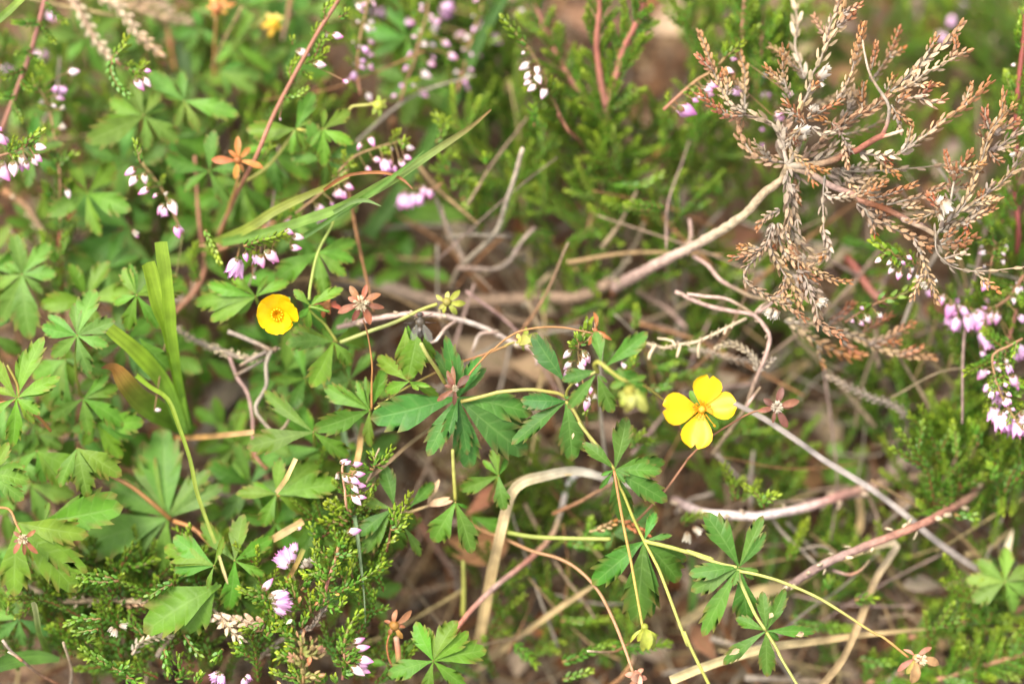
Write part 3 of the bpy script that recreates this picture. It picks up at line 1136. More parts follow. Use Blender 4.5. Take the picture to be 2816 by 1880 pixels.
# ------------------------------------------------------------------ the dead heather, upper right
dh = thing('dead_heather', 'bare dead heather bush with rusty tips and pale scaly twigs', 'heather', at(1690, 790, 22))
TIPO = [GREY, TAN, mixc(TAN, ORNG, .6), ORNG]
TALL = [TAN, PALE * .9, mixc(PALE, TAN, .5), mixc(TAN, ORNG, .7)]
GRYT = [GREY * .9, GREY, TANG, mixc(TANG, TAN, .5)]
TANT = [TANG, TAN, mixc(TAN, ORNG, .3)]
RUSTT = [mixc(BROWN, TAN, .4), RUST, ORNG]
PALT = [GREY, PALE * .8, PALE, PALE]
DH = [  # path, width px, colours, spacing, angle
    ('J 760,1520:2 560,1420 430,1220 340,1000 260,760 140,440:6', 21, TIPO, .42, 30), ('J 330,950:4 220,850 120,750', 18, RUSTT, .4, 30),
    ('J 490,1290:3 510,1150 470,960', 20, TIPO, .42, 30), ('J 740,1500:6 745,1250 750,1000 710,820 670,690:8', 20, TIPO, .42, 30),
    ('J 720,1560:2 500,1560 330,1430 150,1270', 21, RUSTT, .42, 32), ('L 1280,690:3 1235,400 1130,210 960,120 760,80 650,60', 24, GRYT, .6, 28),
    ('L 1280,720:4 1080,690 880,620 770,480 680,280 650,80:5', 28, TANT, .42, 24), ('J 1350,1330:1 1280,1100 1250,900 1280,650:0', 21, TIPO, .42, 28),
    ('L 1570,210:-1 J 1400,1480 1280,1350', 20, RUSTT, .4, 38), ('L 1590,130:-1 J 1750,1520 1900,1440 2080,1350', 21, RUSTT, .42, 36),
    ('L 1430,180:2 J 1480,1480 1600,1250 1650,1000 1750,850 1820,650 1950,450 2060,230 2090,-20:3', 27, TALL, .62, 26),
    ('J 1820,620:3 1850,500 1900,300 1990,100 2000,-60:6', 22, TALL, .6, 26), ('J 1990,350:2 2140,250 2200,200', 20, TIPO, .42, 32), ('J 2070,190:2 2180,130 2280,80', 19, TIPO, .42, 32),
    ('J 1550,1060:7 1480,850 1420,640 1440,450 1460,280 1430,120 1400,-50:12', 30, PALT, .95, 24),
    ('J 1980,1370:0 2080,1200 2170,1000 2230,750 2310,450 2345,330', 22, TIPO, .45, 27), ('J 1640,1430:12 1900,1330 2200,1200', 22, TANT, .45, 30),
    ('K 60,900:3 130,620 190,330', 21, TIPO, .42, 28), ('K 290,950:3 330,750 360,590', 19, RUSTT, .42, 28),
    ('K 300,1100:7 430,900 520,750 600,560 660,390:8', 19, TIPO, .45, 24), ('K 520,1230:3 560,1120 610,1010', 20, TIPO, .42, 28),
    ('K 560,1230:0 750,1060 900,920 1060,780 1250,630 1400,480 1510,330', 24, TALL, .5, 26), ('K 1060,700:0 1120,600 1160,520', 20, RUSTT, .42, 28),
    ('K 640,1230:-1 850,1120 1030,980 1200,900 1400,780 1590,690', 23, TALL, .45, 30), ('K 1370,790:-1 1430,650 1420,500', 19, RUSTT, .42, 26),
    ('K 620,1350:-1 760,1320 930,1310 1100,1390 1240,1340', 23, TALL, .5, 30), ('K 940,1300:-1 1030,1220 1100,1140', 19, RUSTT, .42, 30),
    ('K 650,1380:-2 720,1300 800,1250', 21, RUSTT, .42, 34), ('M 560,-60:-1 640,60 720,110 810,170', 20, RUSTT, .42, 32),
    ('M -240,330:3 0,180 150,80 330,-20 K 500,1290:1', 26, TANT, .4, 30), ('M -120,130:4 K -10,1450 20,1300 60,1200', 22, GRYT, .45, 30),
    ('K 180,1540:3 170,1250 200,1100', 20, RUSTT, .42, 28), ('K 220,1540:5 400,1400 520,1300', 24, TANT, .42, 30), ('M -60,340:9 200,270 480,130 700,30 810,-20', 20, TANT, .5, 26),
    ('M 140,600:0 350,620 620,620 760,560', 24, [GREY, PALE * .8, PALE, PALE], .36, 42), ('M 700,590:-1 900,440 1080,320 1250,170 1430,50 K 1530,1450 1650,1330 1780,1220 1870,1120', 23, TIPO, .5, 27),
    ('M 760,530:-1 800,380 830,230', 18, TIPO, .42, 26), ('K 1550,1430:-1 1590,1270 1630,1150', 20, TIPO, .42, 28),
    ('L 1900,830:5 M 0,830 200,840 700,810 1100,770 1500,710', 19, GRYT, 1.5, 26), ('L 1800,1140:-3 1900,1190 2100,1180 2300,1160 M 350,1060 500,980:-4', 20, [GREY, PALE * .8, ORNG, ORNG], .42, 36),
    ('M 280,1200:0 480,1170 700,1090 890,1020:-1', 20, RUSTT, .42, 34), ('M 500,1290:3 750,1230 1000,1170 1130,1090 1320,1030', 21, TANT, .42, 28),
    ('M 1320,1520:0 1500,1350 1600,1180 1680,950 1760,750 1850,450 1900,300 2050,100 K 2050,1480 2080,1230:-2', 22, [GREY, TAN, TAN, mixc(TAN, ORNG, .6), ORNG], .5, 25),
    ('M 1880,270:0 1830,100 K 1830,1450', 20, RUSTT, .42, 28), ('M 1940,340:0 2100,240 2250,160', 21, TIPO, .42, 32), ('M 1980,200:1 2080,80 K 2220,1420', 20, TIPO, .42, 28),
    ('M 1850,450:-1 1780,370 1730,310', 20, [BROWN * 1.5, RUST * .7], .4, 38), ('M 1880,570:1 2050,480 2200,360 2360,250', 23, [GREY, PALE * .8, PALE], .6, 28),
    ('M 1870,560:0 1950,660 2030,690', 20, [BROWN * 1.6, RUST], .4, 40), ('M 1540,1370:0 1800,1180 2050,1000 2200,850 2380,790', 21, TANT, .6, 25),
    ('M 2150,900:1 2250,700 2320,550', 21, GRYT, .5, 28), ('M 1600,1500:1 1750,1380 1900,1270 2020,1190', 20, TIPO, .5, 28), ('M 1500,1540:1 1750,1420 1950,1330', 20, TIPO, .42, 28),
    ('M 1360,1240:-1 1400,1000 1450,850 1550,700 1630,580', 24, [GREY, BROWN * 1.8, RUST, ORNG], .36, 44), ('M 1450,860:-1 1400,840 1330,780', 21, [BROWN * 1.5, RUST], .4, 42),
    ('M 1480,1060:1 1540,1050 1600,1040', 20, RUSTT, .4, 36), ('M 1290,1390:1 1150,1380 1000,1450 800,1490', 23, TANT, .36, 38), ('M 1700,820:0 1740,800', 22, RUSTT, .36, 40),
    ('L 1320,760:3 1310,950 1320,1250 1330,1500 N 1290,150', 24, GRYT, .6, 24), ('L 1340,1000:5 1400,1300 1440,1540', 20, GRYT, .6, 24),
    ('N 1120,60:0 1050,300 950,430 800,490 560,535:-1', 21, [GREY, TANG, TAN, ORNG], .42, 32), ('N 960,420:0 860,560 760,700 740,800 830,920 950,980 1080,1070 1200,1130 1350,1200 1450,1280 1560,1360:-4', 21, [GREY, TANG, TANG, TAN, TAN, ORNG], .46, 36),
    ('N 1110,120:1 1080,300 1110,450 1180,600 1270,750 1370,900 1440,1050 1480,1190:-2', 24, [GREY, TANG, TAN, TAN, mixc(TAN, ORNG, .6)], .4, 28), ('N 1190,60:2 1220,350 1350,520 1480,650 1600,760 1740,850', 22, [TANG, TAN, ORNG], .42, 26),
    ('N 1300,100:2 1330,300 1500,550 1700,700 1850,790 2000,840 2160,850:0', 21, [TANG, TAN, TAN, ORNG], .42, 30), ('N 1330,20:5 1400,250 1560,420 1660,520', 24, GRYT, .42, 26),
    ('L 1810,900:-2 1790,1200 1800,1540 N 1800,150 1850,300 1880,450:-4', 19, GRYT, .9, 22), ('N 1800,160:-3 1850,300 1885,440 1800,530 1680,570 1530,550:-5', 23, GRYT, .4, 30), ('N 1560,540:-5 1430,470 1380,400', 20, [GREY, BROWN * 2, RUST], .4, 40),
    ('N 1440,700:1 1560,800 1620,1000 1700,1170 1740,1400 1850,1500 2000,1560 F 1120,760:-2', 23, [GREY, GREY, TANG, TAN, ORNG], .42, 30), ('N 1400,760:3 1480,900 1540,1100', 30, GRYT, .4, 34),
    ('N 1600,850:2 1700,1000 1790,1120', 24, GRYT, .4, 34), ('L 1220,1360:1 1060,1440 960,1530 N 910,140:0', 20, [GREY, TANG, ORNG], .4, 34),
    ('N 1450,10:1 1480,180 1550,300', 15, GRYT, 1.1, 26), ('M 200,1330:3 300,1500 O 450,60 600,150 780,210 950,270 1100,300', 24, TANT, .42, 28), ('O 870,280:2 960,350 1060,390', 21, TIPO, .42, 30),
    ('M 160,1240:4 260,1450 300,1560', 20, GRYT, .5, 30), ('O 930,390:1 990,550 1030,680 1090,850 1140,980 1190,1120:-1', 22, [GREY, TAN, TAN, mixc(TAN, ORNG, .4)], .46, 28),
    ('O 1160,170:1 1170,420 1250,550 1400,650 1600,700 1900,700 2380,655', 19, GRYT, 1.2, 24), ('O 1220,310:0 1320,220 1400,165', 20, RUSTT, .42, 32), ('O 1230,350:-1 1450,310 1690,240', 22, RUSTT, .42, 34),
    ('O 1240,390:1 1430,390 1580,350', 21, RUSTT, .42, 32), ('O 1290,540:0 1430,490 1570,460', 25, [TAN, PALE, PALE], .4, 40), ('O 1180,220:1 1270,60 M 1330,1490', 26, GRYT, .42, 32),
    ('O 1250,60:2 1450,60 1650,30 1760,-10', 21, TANT, .42, 30), ('F 740,640:12 900,750 1050,830 1200,880 1270,870', 26, [PALE, TAN, ORNG, ORNG], .42, 30), ('F 1000,680:13 1250,760 1450,850 1740,890', 24, [GREY, TAN, TAN, ORNG], .42, 30),
    ('F 1130,780:12 1240,870', 22, RUSTT, .42, 28), ('F 1300,800:12 1450,740 1610,660', 22, [GREY, TAN, ORNG], .42, 30), ('F 1500,880:12 1650,820', 21, RUSTT, .42, 30), ('F 1040,660:12 1130,590 1210,510', 22, RUSTT, .42, 30),
    ('F 1260,720:12 1360,650 1450,600', 20, RUSTT, .42, 30), ('L 1330,800:5 1480,950 1440,1060 1380,1130', 22, GRYT, .6, 30), ('L 1560,720:4 1700,680 1850,600 1950,480', 24, [GREY, TANG, PALE * .8], .5, 28),
    ('L 1650,720:3 1800,660 1950,640 2080,560', 22, GRYT, .5, 28), ('L 1500,700:3 1700,500 1900,300 2100,150 2380,20:2', 26, TANT, .5, 28), ('L 1640,240:-2 1700,300 1800,340 1900,330 1960,260', 18, [GREY, PALE * .8, GREY], .7, 30),
    ('L 1920,190:-1 2000,270 2060,370 2130,480 2180,580', 19, [BROWN * 2, GREY * .8, GREY * .6], .42, 40), ('L 1480,280:-3 1390,370 1350,530 1430,640 1560,740 1700,800 1860,830:-5', 19, [TAN, GREY * .8, TAN, ORNG, ORNG], .42, 36),
    ('L 1500,480:-2 1450,460 1420,400', 18, RUSTT, .4, 36), ('L 1930,800:4 2050,900 2170,960 2330,960', 22, GRYT, .55, 34), ('L 1850,880:6 2000,1000 2250,1060 2380,1100', 22, GRYT, .6, 34), ('M -120,800:6 0,880 200,990 250,1000', 20, GRYT, .6, 34),
    ('K -30,1400:4 60,1300 70,1230', 24, TANT, .4, 34), ('L 1180,560:6 1220,450 1280,300 1330,180', 26, GRYT, .5, 30), ('M 60,1090:4 180,1130 M 300,1180 380,1200', 22, GRYT, .42, 34),
    ('M 100,1270:3 300,1400 500,1500 560,1560', 21, GRYT, .5, 32), ('M 700,1330:2 820,1320 920,1300', 22, TANT, .42, 30),
]
for pth, w, cols, spc, ang in DH:
    keep = cols in (GRYT, PALT), cols in (GRYT, TANT)
    cols = [mixc(c, C(.36, .20, .12), .15) * .93 for c in cols]
    pts = path(pth, 0, .5, .15)
    dd = parse(pth)[0][2] or 0
    ww = w * 1.26
    lf, wl, an_ = (.78, .47, .88) if spc < .5 else (1.0, .38, .8)
    if keep[0]:
        lf *= 1.15
    shoot(dh, pts, ww * R.uniform(.88, 1.05), dd, cols=cols, tipcol=mixc(cols[-1], PALE, .35), stem=[GREY * .8, TANG * .8], spacing=spc * (1.15 if spc < .5 else 1.0), ang=ang * an_, sparse=.16 if keep[1] else .06, lf=lf, mat=M_DRY, name='twig', wl=wl, stemr=.12)
for i in range(58):
    src = R.choice([x for x in DH if len(x[0].split()) > 4])
    pts = path(src[0], 0, .5)
    j = int(len(pts) * R.uniform(.05, .62))
    T = (pts[min(j + 1, len(pts) - 1)] - pts[j - 1]).normalized()
    perp = T.cross(TOCAM).normalized() * R.choice((1, -1))
    dr = (T * R.uniform(.5, 1.1) + perp * R.uniform(.4, .9) + TOCAM * R.uniform(-.5, .5)).normalized()
    l = R.uniform(1.6, 4.4)
    cols = R.choice((GRYT, TANT, TIPO, RUSTT, TIPO))
    shoot(dh, spline([pts[j], pts[j] + dr * l * .5, pts[j] + dr * l + T * l * .15], .3), R.uniform(17, 21) * 1.2, 2, cols=cols, tipcol=mixc(cols[-1], PALE, .35), stem=[GREY * .8, TANG * .8], spacing=.48, ang=30, mat=M_DRY, name='twig', wl=.47, stemr=.12, sparse=.08, lf=.78)
stem(dh, path('X 1690,790:24 1800,730:16 Y 1600,560:12 1700,500:7 L 1000,1140 1240,950 1320,760:3', 0, .6, .12), 35, 22, [PINKW * .5, PINKW * .68, PALE * .66, TANG * .85], 8, 'main_stem', M_BARK, lump=.13)
stem(dh, path('L 1320,780:3 1600,860 1900,1030 2200,1150 M 150,1230 500,1350 800,1500 1000,1566 O 700,10 1000,130 1160,230:1', 0, .6, .1), 20, 14, [TANG, PINKW * .7, REDT * 1.2, PINKW * .6, TANG], 1, 'branch', M_BARK, lump=.06)
stem(dh, path('L 1320,760:3 1600,760 1900,700 2200,560 M 80,570:-1 300,430 410,375 480,340', 0, .6, .1), 20, 17, [GREY, TANG * .9, C(.17, .07, .04), C(.20, .07, .045), C(.24, .09, .06)], 1, 'branch', M_BARK, lump=.08)
stem(dh, path('M 400,385:-1 560,340 720,290:-2', 0, .4), 10, 9.5, [REDT * 1.4, PALE * .8, PALE], 0, 'broken_twig', M_BARK, lump=.06)
stem(dh, path('M 430,360:-1 500,240 530,100 K 520,1400 380,1180 270,980 200,700 180,540:-2', 0, .6, .1), 12, 5, [C(.22, .08, .05), GREY * .7, GREY * .8, TANG * .8, GREY, PALE * .7], 0, 'branch', M_BARK, lump=.12)
stem(dh, path('L 1320,760:3 1450,560 1500,420 1560,230:-1', 0, .6, .1), 15, 9, [GREY, TANG], 1, 'branch', M_BARK, lump=.12)
stem(dh, path('L 1320,760:3 1270,560 1250,380 1300,250', 0, .6, .15), 14, 9, [GREY, GREY * .8], 3, 'branch', M_BARK, lump=.2)
bells(dh, 'd L 1420,420>1560,290 1560,430>1520,330 1450,330>1590,270 1400,330>1470,260 J 1640,1500>1720,1450 1700,1540>1640,1440 1720,1060>1850,960 1760,1100>1800,1160 1780,950>1880,910 1700,1000>1800,1060 '
      'M 1160,1300>1250,1200 1240,1230>1340,1380 1300,1210>1350,1290 1200,1400>1240,1480 N 1170,1210>1060,1330 1180,1230>1150,1340 1110,1200>1040,1290 1220,1240>1190,1290 1310,1110>1370,1160 1290,1150>1340,1090 '
      'O 1040,860>970,900 1060,900>1010,940 1130,860>1180,840 N 1720,1100>1830,1130 1700,1130>1780,1180 M 2260,590>2180,620 2280,560>2330,540', d=-1.5, wr=1.0, jd=.6)
root(dh, at(1690, 790, 24), r=1.0, name='main_stem')

# ------------------------------------------------------------------ twigs and woody branches
BRK = [mixc(BROWN, GREY, .5), GREY * .7, mixc(GREY, PINKW, .3)]
twig('branch', 'thick grey brown branch lying blurred behind the calyxes in the middle', 'branch', 'Y 780,640:34 900,665 1010,690:30 1130,690 1240,685:28 1330,680 1400,650:24', 44, 34, [GREY * .75, TANG * .8, TANG * .75], 30,
     side='E 1250,540:28 1330,420 1420,330;18;12|E 1000,540:30 1150,620 1330,650;16;12')
twig('twig', 'forked grey twig standing in front of dark green leaves', 'twig', 'E 760,420:26 790,330 850,250 B 1060,1560:20 1130,1360 1200,1150 1245,1000:14', 15, 12, BRK, 20,
     side='E 850,250:22 830,190 780,90 720,-20 B 640,1290;20;9|E 800,290:22 900,290 1050,290 1150,230 1230,110 1320,20;13;9')
twig('twig', 'pinkish heather stalk arching over the brown leaf with pale lichen specks', 'twig', 'E -10,690:12 200,640 450,600:8 650,605 820,640 1000,700 1180,790 1380,860:16', 15, 13, [PINKW * .7, PINKW, C(.62, .50, .42), PINKW * .8], 10, flakes=26,
     side='E 800,640:9 720,690 660,770 610,790;9;7|E 1080,720:12 960,730 930,790 910,850;9;8|E 1300,830:14 1330,900 1330,940;8;7')
twig('twig', 'grey scaly dead twig below the small yellow flower', 'twig', 'D 1180,680:18 1300,760 1400,810 1520,850 1660,890 1800,850 1860,830:10', 13, 14, [GREY * .7, GREY * .8, TANG * .75], 14, flakes=70,
     side='D 1530,705:10 1640,750 1750,800 1830,840;14;11|D 1830,840:10 1790,930 1790,1080 1720,1220 1760,1300 1850,1385 1920,1350 1980,1235;13;9|D 1800,850:10 1720,890 1620,940;11;8|D 1780,900:12 1700,950 1590,1010;9;8')
twig('twig', 'thin pinkish stalk hanging from the grey scaly twig', 'twig', 'D 1540,870:14 1600,1020 1670,1130 1700,1300 1700,1450 1730,1570 G 1800,120:14', 10, 10, [PINKW * .6, PINKW * .55, BROWN * 2], 14)
twig('twig', 'wide grey root crossing the dark hollow at left', 'branch', 'D 1330,1500:34 1450,1330 1560,1180 1680,1080', 60, 44, [GREY * .6, GREY * .7], 30)
twig('twig', 'pale cream scaly heather twig at the top left', 'twig', 'A 470,-30:22 520,60 590,190:20 640,280 700,350 760,400:16', 12, 9, [TANG, TANG], 18)
sc1 = twig('twig', 'shorter pale scaly heather twig with a blunt tip at the top left', 'twig', 'A 660,-20:22 780,40 860,120 920,220 1000,290 1090,365:18', 11, 8, [TANG, TANG], 18)
sc2 = twig('twig', 'blurred brown scaly twig lying level at the top left', 'twig', 'A 780,20:30 900,50 1050,100 1180,140 1300,150:34', 14, 10, [TANG * .8, TANG * .7], 30)
for par, pth, w, cl, sp_ in ((sc1, 'A 670,-20:22 780,40 860,120 920,220 1000,290 1090,365:18', 34, [PALE, PALE * .85, TAN], .6), (sc2, 'A 790,20:30 900,50 1050,100 1180,140 1300,150:34', 42, [TAN * .8, TANG * .8], .5),
                            (sc2, 'A 900,50:32 1020,20 1140,60', 32, [TAN * .8, TANG * .8], .5)):
    shoot(par, path(pth, 20, .6), w, 20, cols=cl, tipcol=PALE, stem=[TANG, TANG], spacing=sp_, ang=28, mat=M_DRY, name='leafy_tip')
sc0 = thing('twig', 'long pale scaly heather twig reaching the green curl at the upper left', 'twig', at(190, 0, 24))
shoot(sc0, path('A 475,-40:23 530,60 600,190:20 650,280 710,350 765,410:16', 20, .6), 36, 20, cols=[PALE, PALE * .85, PALE], tipcol=PALE, stem=[TANG, TANG], spacing=.6, ang=28, mat=M_DRY, name='leafy_tip')
twig('twig', 'pink stalk joining the twig fork right of the middle', 'twig', 'F 0,450:10 200,530 400,575 530,600 610,690 635,760 600,900:8 540,1060 480,1220 400,1340 250,1540:16', 12, 11, [PINKW * .75, PINKW * .8, PINKW * .75, TANG * .8, TANG * .7], 10, flakes=10,
     side='F 80,465:9 200,480 330,490 440,540 540,605;9;9|F 120,205:14 220,270 300,360 430,430 520,480 620,500;11;9|F 500,600:12 620,540 720,440 850,330;9;7|F 480,1220:9 520,1160 570,1090;9;7|F 530,600:10 580,540 640,500;8;6')
wt = twig('twig', 'whitish scaly twig hanging left of the pink twig fork', 'twig', 'F 490,625:8 350,690 250,740 130,790 -10,810 E 2200,830 2060,790:10', 9, 8, [PALE * .8, PALE, PALE * .9], 8, flakes=60,
          side='E 2270,830:9 2250,780 2150,760;8;7|F -120,800:9 -160,860 -170,900;10;8|F 170,780:9 160,830 160,890;9;8|F 350,690:8 335,730;8;7|F 30,800:9 10,880;9;8')
shoot(wt, path('F 560,980:9 540,900 480,840 380,790 280,820:10', 9, .6), 22, 9, cols=[GREY, PALE * .9, PALE], tipcol=PALE, stem=[GREY, GREY], spacing=.45, mat=M_DRY, name='leafy_tip')
shoot(wt, path('F 90,830:16 250,860 400,900 540,920:14', 14, .6), 22, 14, cols=[GREY, PALE * .7, GREY], tipcol=PALE, stem=[GREY, GREY], spacing=.5, mat=M_DRY, name='leafy_tip')
shoot(wt, path('F 570,980:9 620,930 660,900', 9, .6), 20, 9, cols=[GREY, PALE * .7, GREY], tipcol=PALE, stem=[GREY, GREY], spacing=.5, mat=M_DRY, name='leafy_tip')
gc = twig('twig', 'grey scaly twig curling like a hook on the right', 'twig', 'F 1040,1015:14 1180,1090 1330,1160 1480,1220:16 1560,1310 1550,1390 1470,1460 1330,1490:26', 7, 5, [GREY, GREY * .9, TANG * .7], 16)
shoot(gc, path('F 1550,1290:16 1480,1210 1330,1160 1180,1090 1040,1015:14', 14, .6), 24, 14, cols=[GREY * .8, GREY * 1.1, PALE * .8], tipcol=PALE, stem=[GREY, GREY], spacing=.5, ang=26, mat=M_DRY, name='leafy_tip')
twig('twig', 'reddish heather stalk with peeling white flakes at the lower right', 'twig', 'I 740,920:10 1000,760:8 1250,650 1450,570 1700,470:10 1900,360:16 2100,230 2360,90:26', 22, 24, [PINKW * .5, PINKW * .6, C(.31, .15, .10), C(.30, .14, .095), TANG * .7, TANG * .7], 12, flakes=30,
     side='I 1060,800:10 1180,830 1260,790 1310,730;10;8')
twig('twig', 'pale pink peeling stalk lying level above the lower right leaves', 'twig', 'I -10,330:20 150,400:16 330,425:14 560,440 750,410:16 950,360 1200,270:20 1450,210 1720,170:26', 24, 26, [PINKW * .5, C(.58, .47, .42), C(.54, .43, .38), C(.30, .16, .12), TANG * .65, TANG * .6], 16, flakes=14)
twig('twig', 'thin grey twigs crossing behind the pale stalk at lower right', 'twig', 'I 620,390:18 700,520 850,660 950,760', 11, 8, [GREY * .8, GREY], 20, side='I 750,480:20 850,580 960,700;10;6|I 280,20:22 380,120 450,190 520,150;14;8|I 510,370:24 510,200 530,0;12;9|I 0,420:24 100,330 260,280;11;8')
twig('twig', 'grey forked twigs below the red stalk at lower right', 'twig', 'I 1310,300:22 1370,450 1350,560 1450,460 1600,350', 12, 7, [TANG * .6, GREY * .8], 22, side='I 1120,740:16 1000,640 840,660;9;6')
twig('twig', 'red brown heather stalk rising to a pale peeled top in the lower middle', 'twig', 'H 650,1370:4 870,1110:8 1100,880:12 1350,660:16 1470,510:18 1540,250:22 1590,160 1680,150:20 1850,210', 14, 17, [C(.34, .15, .11), C(.34, .13, .09), PINKW * .6, C(.34, .14, .10), TANG, C(.62, .56, .52), C(.6, .5, .44)], 14, flakes=6)
twig('twig', 'dark thin stick with pale knobs beside the hanging green bud', 'twig', 'H 1680,1340:2 1790,1350 1880,1340 1960,1290 2010,1240:14', 7, 8, [PALE * .6, BROWN * 2, BROWN * 1.5], 6, flakes=6, side='H 1990,1300:14 1990,1400 1900,1530 1830,1580;16;14')
gb = twig('twig', 'brown scaly dead heather stalk lying at the lower left', 'twig', 'G -30,800:16 150,900:14 400,1000:12 700,1000 1000,1020:8', 26, 10, [GREY * .6, TANG * .7, TANG], 12, flakes=20, side='G 350,1010:14 370,1150 360,1230;12;8|G 1060,1385:8 1110,1310 1200,1220;17;13')
for pth, w, cl in (('G 520,990:13 700,1000 850,1010 1000,1020:9', 36, [TAN * .7, TAN, TAN]), ('G 540,960:12 650,930 720,920', 26, [TAN * .7, TAN]), ('G 680,1000:13 720,1090', 26, [TAN * .7, TAN]),
                   ('G 890,1370:5 940,1290 1040,1250 1150,1240:7', 26, [GREY, PALE, PALE * .9]), ('G 1780,1180:3 1650,1140 1500,1130 1380,1095:5', 44, [TAN, PALE, PALE]), ('G 1500,1130:4 1560,1200 1620,1265:3', 36, [TAN, PALE, PALE])):
    shoot(gb, path(pth, 8, .6), w, 8, cols=cl, tipcol=PALE, stem=[TANG, TANG], spacing=.42, ang=34, mat=M_DRY, name='leafy_tip')
twig('twig', 'thin brown twig with a knot in the lower left corner', 'twig', 'G 15,1270:2 80,1350 150,1400:4 260,1490 400,1570:10', 8, 8, [GREY, TANG * .7, BROWN * 2], 6, side='G 50,1345:1 100,1370 150,1405;6;9')
twig('twig', 'pale stub of twig standing in the bottom left corner', 'twig', 'G 470,1590:12 478,1480 460,1380 430,1285:4', 9, 8, [GREY * .8, TANG, PALE * .8], 8)
for pth, w, lab in (('E 1750,420:26 1900,300 2000,130 2060,-20', 16, 'thin twig rising from the dead branch among green heather'), ('E 1780,520:30 1900,560 2040,640 2250,720 2349,740', 22, 'tangled brown twig right of the middle below the branch'),
                    ('E 1960,420:26 2100,490 2230,570 2349,690', 15, 'grey twig slanting down below the dead branch'), ('F 0,190:16 80,150 105,60 95,-40', 13, 'short grey side twig standing on the dead branch'),
                    ('E 1600,700:28 1640,540 1680,460', 14, 'small upright twig behind the shrivelled brown calyx'), ('E 1480,460:32 1600,520 1680,470', 20, 'bent brown twig below the blurred heather'),
                    ('B 820,1150:40 950,1150 1080,1170', 24, 'blurred pale stick behind pink blossom in the upper middle'), ('B 870,1030:44 1000,940', 22, 'blurred tan stick near the grass blade tip'),
                    ('E 700,1480:34 1000,1000 1300,1080', 14, 'thin brown stick under the middle leaves'), ('H 500,420:30 620,600 780,820 800,960', 18, 'dark twig sloping through the lower hollow'),
                    ('H 270,870:30 450,950 620,920 780,890', 13, 'reddish thin twig low in the dark hollow'), ('A 20,1280:24 150,1370 230,1480 290,1570', 22, 'blurred tan twig at the left edge'),
                    ('D 560,350:26 680,500 740,600', 24, 'brown twig end between leaves at left'), ('H 540,20:30 640,170 H 700,260', 22, 'grey twig under the middle tormentil leaves'),
                    ('F 1980,600:40 1870,730 1870,980', 20, 'upright twig in the dark hollow under blossom'), ('F 1500,170:26 1430,330 1370,480', 20, 'grey twig behind the white budded heather'),
                    ('C 700,150:56 1000,170 1200,190', 26, 'grey stick lying at the top behind the dead heather'), ('C 1640,-20:52 1640,130', 22, 'grey upright stick at the top right'),
                    ('A 1960,-20:30 1930,150 1905,280', 14, 'grey stalk standing at the top beside a red heather stem'), ('D 1160,510:26 1260,470 1350,390', 22, 'brown twig behind the cut grass'),
                    ('G 1360,260:20 1560,310 1720,330', 18, 'pinkish twig behind the bright green leaves'), ('G 1400,200:24 1600,170 1800,200', 20, 'grey twig between the leaves at left'), ('G 1700,0:22 1740,110 1820,210 1800,290', 16, 'curved pinkish stalk near the tan straw'),
                    ('I 240,1260:20 420,1310 600,1330', 16, 'brown stalk under the lowest green leaf'), ('I 470,1520:20 700,1530 980,1550', 20, 'blurred brown stalk at the bottom edge'), ('I 1000,600:30 1100,500 1200,430', 14, 'dark stalk beneath the pale stalk')):
    twig('twig', lab, 'twig', pth, w, w * .75, R.choice([[BROWN * 2, TANG * .8], [GREY * .8, TANG * .7], [TANG * .7, PINKW * .6], [BROWN * 1.6, GREY * .7]]), 26, group='thin twigs and sticks', flakes=5)

# thin dry stalks tangled low in the heather, right and middle: nothing tells them apart
used = set()
for i in range(76):
    px, py = R.uniform(1250, 2800), R.uniform(560, 1860)
    d = R.uniform(14, 38)
    a = R.gauss(0.4, .9)
    l = R.uniform(150, 420)
    e = (px + l * math.cos(a), py - l * math.sin(a))
    m_ = ((px + e[0]) / 2 + R.uniform(-30, 30), (py + e[1]) / 2 + R.uniform(-30, 30))
    mb = MB()
    w = R.uniform(5, 13) * pxmm(d) * .5
    cn, cc_ = R.choice([('tan', [TANG * .8, TANG * .6]), ('grey', [GREY * .8, GREY]), ('straw', [STRAW * .7, STRAW * .8]), ('brown', [BROWN * 2, TANG * .6]), ('pinkish', [PINKW * .5, PINKW * .6])])
    tube(mb, path('X %d,%d:%d %d,%d %d,%d:%d' % (px, py, d, m_[0], m_[1], e[0], e[1], d + R.uniform(-8, 10)), d, 1.2, .4), w, w * .7, cc_, n=5, lump=.12)
    side = 'below the yellow flower' if 1700 < px < 2150 and 1100 < py < 1400 else 'under the dead heather' if px > 1950 and py < 900 else 'among blurred heather beside the grass stalk' if py < 800 else 'beside the starry dry calyx' if px > 2100 and py < 1200 else \
        'among the crossing straws at lower right' if px > 2150 else 'under the sharp lower right leaves' if px > 1750 else 'in the hollow by the bent straw' if py > 1250 else 'behind the central tormentil leaves'
    lean = 'lying level' if abs(math.sin(a)) < .3 else 'rising rightwards' if math.cos(a) * math.sin(a) > 0 else 'falling rightwards'
    lab = ('%s %s dry stalk %s %s' % ('thick' if w > .29 else 'thin', cn.split()[0], lean, side))
    if lab in used:
        continue
    used.add(lab)
    tag(obj('dry_stalk', mb, M_BARK), lab, 'dry stalk', 'dry stalks in the litter')

